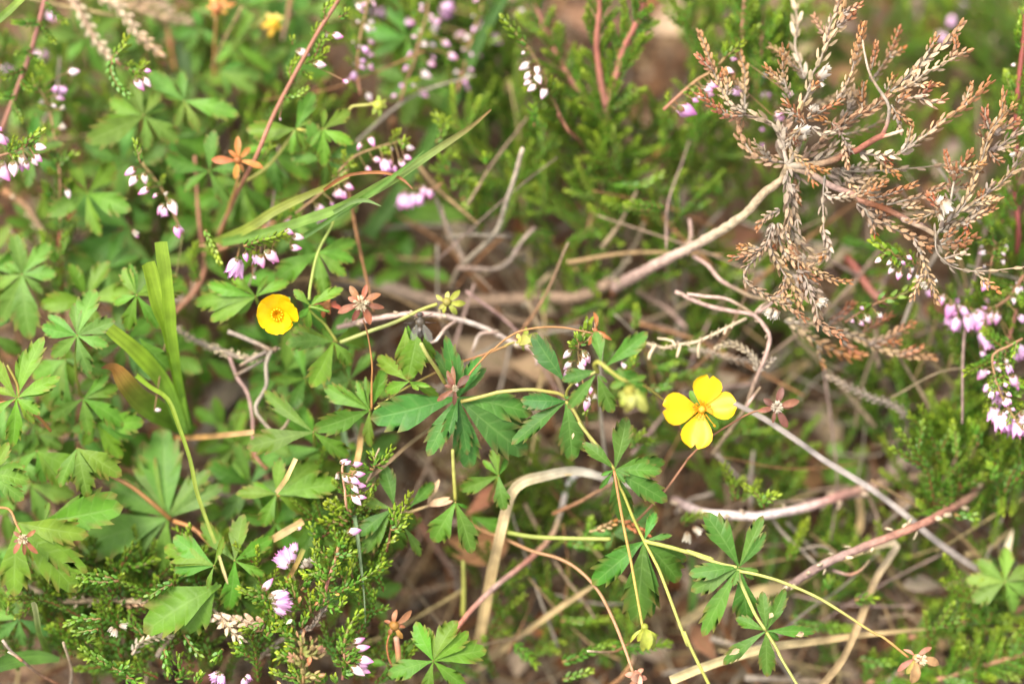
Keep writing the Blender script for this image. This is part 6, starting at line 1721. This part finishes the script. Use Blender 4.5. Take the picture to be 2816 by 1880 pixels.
bells(h7b, 'o K 1400,60>1500,150 1430,80>1560,110 1330,250>1420,330 1400,200>1360,330 1180,440>1280,510 1230,430>1280,560 1310,330>1350,350', d=42)
stem(h7b, path('K 1300,700:46 1330,430 1400,150 1450,0:40', 0, 1), 10, 8, HST, 42, 'flower_stalk')
field(h7b, 2380, 30, 2830, 330, 48, 38, 66, 190, 24, spread=70)
field(h7b, 2280, 300, 2760, 560, 30, 36, 60, 170, 24, spread=70)
h8 = heath('heather with an upright crimson stem at the right edge', 2800, 420, 12)
stem(h8, path('F 2290,260:20 2310,100:16 C 2310,1500:14 2290,1230 2300,950 2300,720 2320,500 2349,250 2360,100:8', 0, .8), 15, 14, [C(.21, .055, .04), C(.25, .055, .045), C(.23, .06, .04)], 12)
auto_shoots(h8, 'C 2310,1500:14 2290,1230 2300,720 2349,250 2360,100:8', 16, 90, 24, 12, 35)
auto_shoots(h8, 'F 2290,400:20 2310,100 C 2310,1500:14', 10, 120, 24, 14, 40)
for p_ in ('C 2290,740:12 2260,620 2235,490', 'C 2330,120:10 2340,60', 'C 2349,380:10 2320,250 2330,120', 'C 2200,1500:16 2230,1380', 'C 2120,1560:18 2130,1440', 'C 2290,1100:12 2260,1040', 'K 2230,1350:11 2150,1150 2110,1000'):
    shoot(h8, path(p_, 11, .6), 26, 11)
bells(h8, 'w K 2250,870>2180,880', d=10)
root(h8, at(2800, 760, 22), .6)

h9 = heath('green heather tip hung with white buds under the right dead twigs', 2450, 720, 6)
spike(h9, 'O 950,620:8 800,560 620,500 450,430 340,290', 5, 'w O 430,540>350,590 570,570>505,625 600,650>530,740 830,630>840,730 p 690,700>650,820 820,740>790,820 w 905,740>920,820 p 770,500>835,550 o 700,580>740,610', None, 6, 5, wr=1.1, greens=3)
shoot(h9, path('O 660,500:5 520,430 410,360 300,290', 5, .5), 40, 5, cols=[HGRN, HYNG[1], HYNG[2]], spacing=.55)
for p_ in ('O 520,480:5 450,500 400,540', 'O 600,500:5 590,560', 'O 680,560:6 650,620', 'O 800,580:6 700,480 640,450', 'O 880,640:6 840,600 780,620'):
    shoot(h9, path(p_, 5, .4), 22, 5, cols=HYNG, spacing=.6)
stem(h9, path('O -40,520:26 60,640 200,850 340,1030 480,1120:22', 0, .8), 20, 22, [C(.34, .08, .06), C(.36, .10, .07), C(.30, .12, .09)], 24)
auto_shoots(h9, 'F 1100,60:26 1180,280 1330,480', 8, 150, 24, 24, 50)
h9b = heath('heather sprig with white buds tangled in the lower blurred dead twigs', 2420, 840, 9)
spike(h9b, 'O -60,1400:9 150,1260 350,1150 600,1050 900,930', 8, 'w O 200,1290>270,1400 p 120,1370>190,1440 w 360,1270>440,1330 p 10,1350>60,1400 140,1180>190,1230', None, 6, 5, wr=1.1)
shoot(h9b, path('O 380,1130:8 560,1080 720,1020 940,870', 8, .5), 40, 8, cols=HYNG, spacing=.55)
shoot(h9b, path('O 300,1150:9 230,1180 200,1200', 9, .5), 30, 9, cols=HYNG, spacing=.55)

# right edge blossom
h10 = heath('heather thick with lilac pink blossom at the right edge', 2720, 900, 12)
spike(h10, 'F 2349,330:12 2250,480 2120,560 1980,560 1850,500', 12, 'o F 1960,590>1990,690 2000,570>2080,660 2030,590>2120,640 m 1880,510>1830,620 o 1900,610>1880,700 1850,590>1840,660 p 2130,570>2120,660 2170,570>2160,660 1810,460>1790,530 m 2090,640>2030,700 o 2060,700>2090,790 2100,730>2110,820 1930,540>1960,600 1690,430>1720,470 w 2230,480>2280,500 o 2290,800>2349,880 2260,830>2300,900 p 2080,480>2110,520 o 2060,840>2080,880 m 1870,560>1890,620 o 2010,620>2050,700 2310,600>2349,640', None, 9, 7, greens=8, buds=16)
spike(h10, 'F 2340,760:6 2230,820 2140,870 2150,1000 2200,1150 2280,1290 2349,1380', 8, 'p F 2100,960>2040,1030 w 2150,920>2190,980 p 2240,1000>2300,1080 2270,1010>2310,1100 o 2120,1060>2090,1110 2180,1040>2150,1150 2190,1140>2160,1210 2160,1210>2140,1310 2200,1250>2200,1370 2230,1270>2250,1370 2270,1290>2290,1400 2310,1290>2320,1410 2250,1310>2230,1380 p 2340,1240>2349,1330 o 2220,1180>2170,1180 2240,930>2250,980 2350,1330>2360,1400 w 2220,890>2240,930', None, 8, 7, greens=9, wr=1.1, buds=14)
spike(h10, 'O 1900,650:10 1930,500 1960,330 1900,270', 10, 'w O 1800,330>1770,400 2080,350>2130,430 2050,430>2090,500 2050,540>2080,620 1850,460>1740,470 p 1870,840>1790,970 w 1880,820>1830,900 1840,620>1800,660', None, 7, 6, greens=8)
auto_shoots(h10, 'F 2349,330:14 2120,560 1850,500', 14, 110, 24, 14, 50)
auto_shoots(h10, 'F 2340,760:10 2140,870 2200,1150 2349,1380', 20, 110, 26, 10, 50)
stem(h10, path('F 2180,1000:14 2250,750 2300,560', 0, .8), 12, 10, HSTR, 14)
field(h10, 2600, 640, 2860, 980, 36, 20, 40, 140, 24, spread=50)
field(h10, 2660, 950, 2860, 1320, 26, 18, 36, 150, 26, spread=50)

# lower right bush
h11 = heath('bushy green heather at the lower right edge', 2680, 1330, 18)
for s_ in ('I 2349,110:20 2180,190 2000,260 1850,330', 'F 2000,1500:20 1880,1340 1870,1300', 'I 1900,240:20 1890,80 F 1900,1400', 'I 1960,220:20 1980,60 F 2000,1330'):
    stem(h11, path(s_, 20, .8), 12, 10, [C(.30, .16, .10), C(.34, .14, .08)], 20)
    auto_shoots(h11, s_, 14, 170, 27, 18, 50, split=False)
for p_ in ('I 1850,350:14 1700,430 1640,340', 'I 1880,430:12 2030,440', 'I 1740,320:18 1800,230 1680,120', 'I 1760,330:18 1700,260 1660,170', 'F 1900,1560:14 1890,1420 1870,1320', 'F 2040,1480:14 2030,1400 1990,1330', 'I 2130,200:14 2150,130 2120,100', 'F 1750,1560:20 1740,1200 1710,1120', 'F 1560,1300:24 1520,1100 1480,900', 'F 1520,1500:24 1480,1200'):
    shoot(h11, path(p_, 15, .6), 28, 15)
field(h11, 2540, 1230, 2860, 1460, 36, 14, 32, 170, 27, spread=60)
field(h11, 2300, 1000, 2680, 1240, 20, 26, 46, 150, 24, spread=50)
h12 = heath('low blurred heather sprigs lying level at the bottom right', 2600, 1760, 18)
for s_ in ('I 1750,1540:18 1950,1480 2150,1420 2380,1360', 'I 1560,1260:22 1800,1180 2100,1120 2380,1040', 'I 1280,1560:20 1500,1500 1700,1420'):
    stem(h12, path(s_, 20, .8), 13, 10, [C(.40, .18, .10), C(.36, .16, .09)], 20)
    auto_shoots(h12, s_, 16, 150, 28, 18, 50)
field(h12, 2200, 1500, 2500, 1900, 15, 22, 34, 170, 26, spread=70)
field(h12, 2480, 1560, 2880, 1900, 26, 16, 32, 170, 28, spread=70)
for p_ in ('I 780,1110:18 900,1170 1180,1190', 'I 1240,1400:18 1350,1420 1470,1410', 'I 1210,1000:12 1330,990', 'I 1010,960:16 1050,850'):
    shoot(h12, path(p_, 16, .6), 30, 16)
h13 = heath('small heather sprig with a pale yellow end at the right of the sharp leaf', 2080, 1380, 10)
for p_ in ('I 410,330:12 380,200 330,90', 'I 600,380:8 560,300 480,240', 'I 590,370:8 620,300 660,280', 'I 580,330:8 640,320 690,290', 'I 50,490:14 110,440 190,420', 'I 330,180:14 400,220 470,180', 'I 440,330:14 520,260 560,200', 'I 760,740:16 830,600 880,480', 'I 730,560:20 800,640 860,500'):
    shoot(h13, path(p_, 12, .6), 26, 12, cols=HYNG)
bells(h13, 'd I 120,510>170,550 90,540>80,600', d=10)
field(h13, 1950, 1230, 2250, 1420, 16, 24, 36, 120, 23, spread=70)
field(h13, 1960, 1420, 2300, 1700, 18, 24, 34, 120, 23, spread=70)

# low middle
h14 = heath('low blurred heather under the two hanging stalks in the lower middle', 1500, 1480, 22)
field(h14, 1330, 1330, 1720, 1560, 48, 22, 34, 130, 24, spread=60)
field(h14, 1280, 1560, 1760, 1880, 32, 18, 30, 130, 25, spread=70)
for p_ in ('H 1640,640:16 1690,540 1700,470', 'H 1530,620:16 1640,640 1750,650', 'H 1100,960:18 1150,900', 'H 1180,1290:14 1280,1380 1340,1440', 'H 1500,1140:18 1650,1150 1820,1130', 'H 1510,1420:12 1640,1370 1800,1300', 'H 1510,1540:10 1600,1510 1690,1480', 'H 1840,1310:12 2000,1330 2230,1290', 'H 1200,500:24 1300,350 1330,260'):
    shoot(h14, path(p_, 16, .6), 28, 16)
h14b = heath('brown withered heather tip behind the two hanging stalks', 1730, 1440, 8)
shoot(h14b, path('H 1740,530:8 1810,500 1870,470', 8, .5), 26, 8, cols=[TAN, TAN, ORNG], mat=M_DRY, tipcol=ORNG)
shoot(h14b, path('H 1920,480:8 1980,500 2020,530 2090,550', 8, .4), 30, 8, cols=[ORNG, C(.40, .13, .04)], mat=M_DRY, tipcol=C(.42, .16, .06))
stem(h14b, path('H 1690,540:9 1740,530 1900,470 1960,490', 0, .6), 6, 5, [TAN, TAN], 8)

# the sprig with white buds in the centre
h15 = heath('heather sprig with white buds standing behind the central green leaves', 1590, 980, 3)
spike(h15, 'R 1000,1300:12 960,900:5 910,600 905,420 960,240', 3, 'w R 830,480>745,560 840,600>750,680 p 820,680>750,775 w 950,480>1020,610 900,600>965,700 p 940,560>980,640 870,820>900,870 1040,870>1030,945 1010,1000>975,1125 w 1000,970>1025,1060 d 1080,940>1080,1000 p 990,520>1015,600', None, 6, 5, wr=.95)
shoot(h15, path('R 930,400:3 950,330 990,260 1000,150', 3, .4), 42, 3, cols=HYNG, spacing=.5)
for p_ in ('R 890,440:3 860,420 840,410', 'R 920,420:3 990,380 1020,340', 'R 900,400:3 890,340 880,310', 'R 1000,1060:6 980,1150', 'R 1500,660:10 1530,500 1600,420', 'R 1470,680:10 1500,560', 'R 1380,600:10 1420,660'):
    shoot(h15, path(p_, 4, .4), 22, 4, cols=HYNG, spacing=.55)
bells(h15, 'w R 1420,680>1370,620', d=9)

# the sharp bush, lower left
h16 = heath('sharp bushy heather with pink bells at the lower left', 870, 1760, 6)
spike(h16, 'U 1230,700:6 1180,560:3 1170,420 1150,300 1140,180 1170,110', 0, 'p U 1110,130>1190,90 1240,150>1350,135 w 1140,250>1210,335 p 1210,280>1325,345 1260,255>1380,245 w 1240,350>1310,445 p 1290,360>1390,375 w 1240,470>1335,572 p 1290,490>1395,500 1160,140>1230,110 d 1090,230>1085,295', None, 8, 6, greens=0, stemcols=[C(.36, .16, .10), C(.36, .18, .11)], wr=.9)
for p_ in ('U 1480,200:2 1380,180 1280,190', 'U 1470,160:0 1560,130 1640,30 1670,-20', 'U 1500,140:1 1480,60 1440,0', 'U 1480,350:2 1440,420', 'U 1240,700:5 1130,620 1000,540', 'U 1200,760:5 1080,680 960,570', 'U 1150,800:5 1040,760 890,750', 'U 1240,660:4 1180,590 1110,640', 'U 1220,830:6 1160,790 1150,780', 'U 1700,830:2 1760,700 1830,560 1870,440', 'U 1680,800:2 1690,690 1720,600', 'U 1660,840:2 1740,840 1830,770', 'U 1700,860:2 1780,720 1860,700', 'U 1620,1000:4 1680,960 1720,940', 'U 880,940:4 830,870 800,790',
           'U 1540,1300:6 1560,1200 1600,1170', 'U 1480,1100:6 1500,1010', 'U 1250,1360:4 1230,1250 1240,1180'):
    shoot(h16, path(p_, 3, .4), 25, 3, cols=HYNG, spacing=.5)
stem(h16, path('U 1610,1080:6 1640,960 1690,640', 0, .6), 6, 5, [HRED, mixc(HRED, HGRN, .5)], 4)
stem(h16, path('U 1400,340:4 1480,180 1500,60 1540,-30', 0, .6), 6, 5, [C(.3, .2, .12), C(.3, .2, .12)], 4)
stem(h16, path('V 950,690:2 960,580 990,450:0 1060,240 1090,120 1120,30', 0, .5), 11, 8, [C(.40, .17, .12), C(.42, .16, .12), C(.34, .20, .07)], 0)
bells(h16, 'p U 1190,880>1335,850 w 1200,870>1280,860', d=-2, wr=.9)
for p_ in ('V 1060,190:-1 1160,180 1280,140', 'V 1010,250:-1 930,160 860,90 865,40', 'V 990,440:-1 880,370 760,400 740,395', 'V 985,420:-1 900,330 850,240 840,160', 'V 960,480:-1 900,420 880,300', 'V 1000,440:-2 1060,380 1070,360', 'V 1020,330:-1 1060,280 1090,270', 'V 1000,560:-2 1120,570 1250,500:-1 1400,410 1580,300', 'V 970,640:-2 900,540 890,490', 'V 980,720:-2 1060,760 1110,740 1160,650', 'V 940,720:0 1030,640 1040,600', 'V 1100,100:-1 1130,60', 'V 1060,150:-1 1020,140', 'V 1200,560:-1 1250,540', 'V 1140,420:1 1120,350'):
    shoot(h16, path(p_, -1, .35), 25, -1, cols=[HGRN, HGRN * 1.1, HYNG[2]], spacing=.48)
stem(h16, path('V 720,1000:4 830,940 900,830 960,740', 0, .5, .2), 14, 10, [BROWN * 2, GREY * .7], 2, 'woody_stem', M_BARK, lump=.3)
stem(h16, path('V 230,1300:8 330,1210 480,1100 720,1000', 0, .5, .2), 15, 13, [TANG * .6, GREY * .6], 4, 'woody_stem', M_BARK, lump=.3)
for p_ in ('V 230,1300:8 330,1210 480,1100', 'V 720,1000:4 830,940 900,830 960,740:2'):
    shoot(h16, path(p_, 4, .5), 24, 4, cols=[TANG * .7, GREY * .8], tipcol=PALE, stem=[GREY, GREY], mat=M_DRY, name='dead_leaves_on_stem', sparse=.25)
root(h16, at(720, 1810, 9), .8)
spike(h16, 'V 1140,1520:2 1155,1400 1160,1230 1150,1150', -3, 'p V 1250,1130>1375,1075 1270,1195>1425,1165 1300,1285>1465,1325 o 1290,1340>1400,1365 w 1230,1370>1370,1465 p 1330,1400>1435,1440', None, 8, 6, [C(.40, .18, .11), C(.36, .22, .10)], wr=.85)
shoot(h16, path('V 1150,1180:-3 1180,1050 1230,920 1330,800', -3, .35), 30, -3, cols=HYNG, spacing=.55)
for p_ in ('V 1150,1240:-3 1130,1200 1120,1150', 'V 1190,1370:-3 1140,1330 1100,1320', 'V 1150,1450:-2 1200,1450', 'V 1180,1270:-4 1240,1230 1280,1220', 'V 1190,1340:-4 1250,1300 1300,1290', 'V 1150,1480:-2 1180,1400'):
    shoot(h16, path(p_, -3, .3), 26, -3, cols=[HGRN, HGRN], spacing=.8)
bells(h16, 'p V 280,560>385,440 w 345,640>500,565 o 390,640>540,600 380,660>540,680 380,690>575,710 390,720>520,760 400,740>510,800', d=-4, wr=.8)
for p_ in ('V 320,640:-3 180,620 50,550', 'V 330,660:-3 220,560 130,560', 'V 350,720:-2 270,700 190,690', 'V 360,800:-2 340,720', 'V 420,900:-2 380,800 350,760', 'V 440,1000:-2 430,900 440,870', 'V 560,940:-3 480,990 430,960', 'V 620,960:-3 540,900 460,930', 'V 700,960:-2 720,900 740,840', 'V 560,1060:-4 490,1000 470,960', 'V 640,1100:-4 560,1050 580,1010', 'V 590,1290:-4 520,1270 450,1230', 'V 560,1300:-4 500,1260 460,1300', 'V 640,1180:-4 570,1160 550,1150', 'V 640,1330:-3 560,1220',
           'V 640,1500:-3 530,1480 390,1430', 'V 660,1560:-2 600,1400 590,1340', 'V 700,1560:-3 640,1440 600,1420', 'V 300,900:1 200,960 70,980', 'V 330,1050:1 370,960 400,920', 'V 380,1100:2 330,1000', 'V 100,1180:-1 60,1150 0,1130', 'V 90,1250:-1 20,1220', 'V 850,1560:-2 880,1520', 'V 950,1560:0 940,1500', 'V 1080,1560:-1 1060,1500', 'V 860,780:1 900,680 840,640', 'V 800,800:2 790,680 800,580', 'V 640,640:2 600,500 560,430', 'V 540,640:3 500,520 440,480', 'V 700,560:3 760,470 720,380', 'V 1160,560:2 1180,420 1200,330', 'V 1230,400:3 1250,310', 'V 760,420:4 820,330', 'V 580,330:4 640,300'):
    shoot(h16, path(p_, -2, .4), 26, -2, cols=[HGRN, HGRN * 1.1, HYNG[2]], spacing=.5)
for p_ in ('V 700,1240:-5 700,1150 690,1040', 'V 720,1230:-5 800,1200 820,1090', 'V 720,1240:-5 840,1240 900,1140', 'V 700,1360:-5 650,1340 610,1290', 'V 740,1500:-5 820,1460 880,1480', 'V 720,1560:-4 720,1400 700,1230', 'V 860,1300:-4 900,1230'):
    shoot(h16, path(p_, -5, .3), 30, -5, cols=[C(.20, .22, .05), C(.34, .24, .10), C(.36, .20, .10)], spacing=.9, tipcol=C(.4, .2, .1))
for (a, b, c) in (('V 780,1370:-6', 'V 790,1270', C(.34, .12, .04)), ('V 670,700:-1', 'V 690,620', C(.36, .16, .05)), ('V 840,720:-1', 'V 880,680', C(.44, .16, .05)), ('V 1060,600:-3', 'V 1110,600', C(.55, .26, .05)), ('V 535,920:-4', 'V 600,870', C(.6, .58, .35)), ('V 440,1530:-4', 'V 480,1590', C(.5, .27, .10))):
    mb = MB()
    leaflet(mb, at(*parse(a)[0]), at(*parse(b, parse(a)[0][2])[0]), .5, c, None, fold=.5, rows=PLAIN)
    obj('withered_leaf', mb, M_DRY, h16)
field(h16, 640, 1600, 1060, 1900, 36, 6, 18, 120, 25, spread=60)
field(h16, 880, 1380, 1080, 1640, 26, 6, 16, 110, 24, spread=50)
h16b = heath('single lilac heather blossom and a faded one beside the orange straw end', 790, 1540, 4)
bells(h16b, 'o U 560,1240>440,1130 570,1230>520,1070 580,1240>470,1210 590,1220>580,1040 d 740,1260>700,1230 770,1250>740,1180 780,1260>800,1170 o 640,1100>620,1000 p 650,850>700,820', d=3)
stem(h16b, path('U 640,1400:8 590,1300 570,1230', 0, .5), 5, 5, [C(.3, .2, .1), HGRN], 5, 'flower_stalk')
h17 = heath('green heather sprigs at the bottom left under the brown scaly stalk', 300, 1760, 6)
for p_ in ('G 800,870:4 650,880 490,830', 'G 760,860:4 640,830 530,910', 'G 1160,890:2 1080,930 1000,980', 'G 680,1130:4 560,1130 450,1160', 'G 660,1200:3 580,1210 520,1220', 'G 900,1540:1 750,1450 650,1400 565,1340', 'G 700,1420:1 640,1380 600,1400', 'G 790,1500:1 830,1460 870,1430', 'G 850,1530:1 900,1550 950,1560', 'G 1240,1230:4 1290,1310 1350,1380', 'G 1110,1330:2 1120,1420 1140,1490', 'G 1230,1520:3 1200,1430 1210,1360', 'G 1180,1540:4 1260,1500', 'G 50,1100:6 60,1020', 'G 580,1290:5 620,1260', 'G 860,1060:8 920,1150 960,1240', 'G 960,1240:6 900,1180 850,1150', 'G 40,940:8 90,1000', 'G 820,720:10 900,780 1050,730', 'G 780,800:10 840,740', 'G 1500,1330:1 1450,1400', 'G 1320,1560:0 1340,1510'):
    shoot(h17, path(p_, 4, .5), 28, 4, cols=[HGRN, HGRN, HYNG[1]], spacing=.5)
bells(h17, 'd G 760,1180>740,1210 800,1170>850,1180 780,1190>770,1240 o G 1480,1480>1440,1540 1470,1500>1420,1520 1490,1490>1490,1560 1650,1520>1640,1580 1660,1500>1680,1540', d=2)
field(h17, 30, 1640, 330, 1900, 40, 8, 22, 140, 26, spread=80)
field(h17, 180, 1560, 640, 1880, 60, 8, 22, 140, 26, spread=80)
root(h17, at(300, 1700, 14), .7)
h18 = heath('low blurred heather in the gaps between the left tormentil leaves', 330, 560, 34)
field(h18, -20, 380, 520, 900, 60, 26, 44, 140, 23, spread=70)
field(h18, 440, 330, 1000, 760, 55, 28, 46, 130, 23, spread=70)
field(h18, 0, 0, 800, 330, 60, 36, 58, 150, 23, spread=60)
field(h18, 480, 900, 900, 1300, 22, 26, 36, 110, 23, spread=80)
h19 = heath('low heather sprigs deep behind the twigs right of the middle', 2060, 1000, 34)
field(h19, 1880, 780, 2200, 1000, 40, 26, 44, 130, 23, spread=70)
field(h19, 2060, 560, 2620, 900, 22, 26, 46, 140, 23, spread=60)
field(h19, 2150, 880, 2560, 1150, 16, 28, 44, 150, 24, spread=50)
field(h19, 1880, 1130, 2000, 1300, 16, 24, 34, 110, 23, spread=70)

# more tormentil foliage deep under the left side and between the grass
t30 = torm('blurred tormentil foliage low under the left side leaves', (330, 1180, 26), [], [])
for cx, cy, d_, n in ((100, 620, 28, 6), (420, 720, 24, 6), (560, 980, 26, 6), (330, 1180, 26, 6), (80, 1330, 16, 6), (420, 1330, 22, 6), (620, 1180, 24, 6), (200, 1080, 20, 6), (690, 1330, 18, 6), (330, 1560, 20, 6), (560, 600, 26, 6), (720, 560, 24, 6), (900, 930, 20, 6), (770, 980, 20, 6), (1000, 1240, 22, 6),
                      (560, 1600, 20, 6), (860, 1500, 16, 5), (1050, 680, 34, 6), (1130, 740, 34, 6), (420, 120, 40, 6), (830, 60, 40, 6), (700, 200, 36, 6), (1280, 100, 44, 5), (1150, 200, 42, 5), (1220, 280, 40, 5), (80, 130, 40, 6), (640, 780, 20, 6), (880, 640, 26, 6), (1360, 460, 40, 5), (1010, 1560, 18, 5), (840, 1040, 14, 5)) + tuple((R.uniform(-40, 1000), R.uniform(420, 1700), R.uniform(14, 30), R.choice((5, 6, 7))) for _ in range(46)) + tuple((R.uniform(60, 1350), R.uniform(-20, 460), R.uniform(28, 46), 6) for _ in range(22)):
    a0 = R.uniform(0, 360)
    tips = []
    for k in range(n):
        a = math.radians(a0 + k * 360 / n + R.uniform(-14, 14))
        l = R.uniform(85, 140)
        tips.append('%d,%d:%d/%.2f' % (cx + l * math.cos(a), cy - l * math.sin(a) * .92, R.uniform(-4, 4), R.uniform(.33, .45)))
    leaf(t30, 'X %d,%d:%d' % (cx, cy, d_), ' '.join(tips), col=R.choice([GRN, GM, mixc(GRN, GRN_P, .4), mixc(GRN_D, GRN, .5)]), roll=.6, petiole=R.random() < .5)
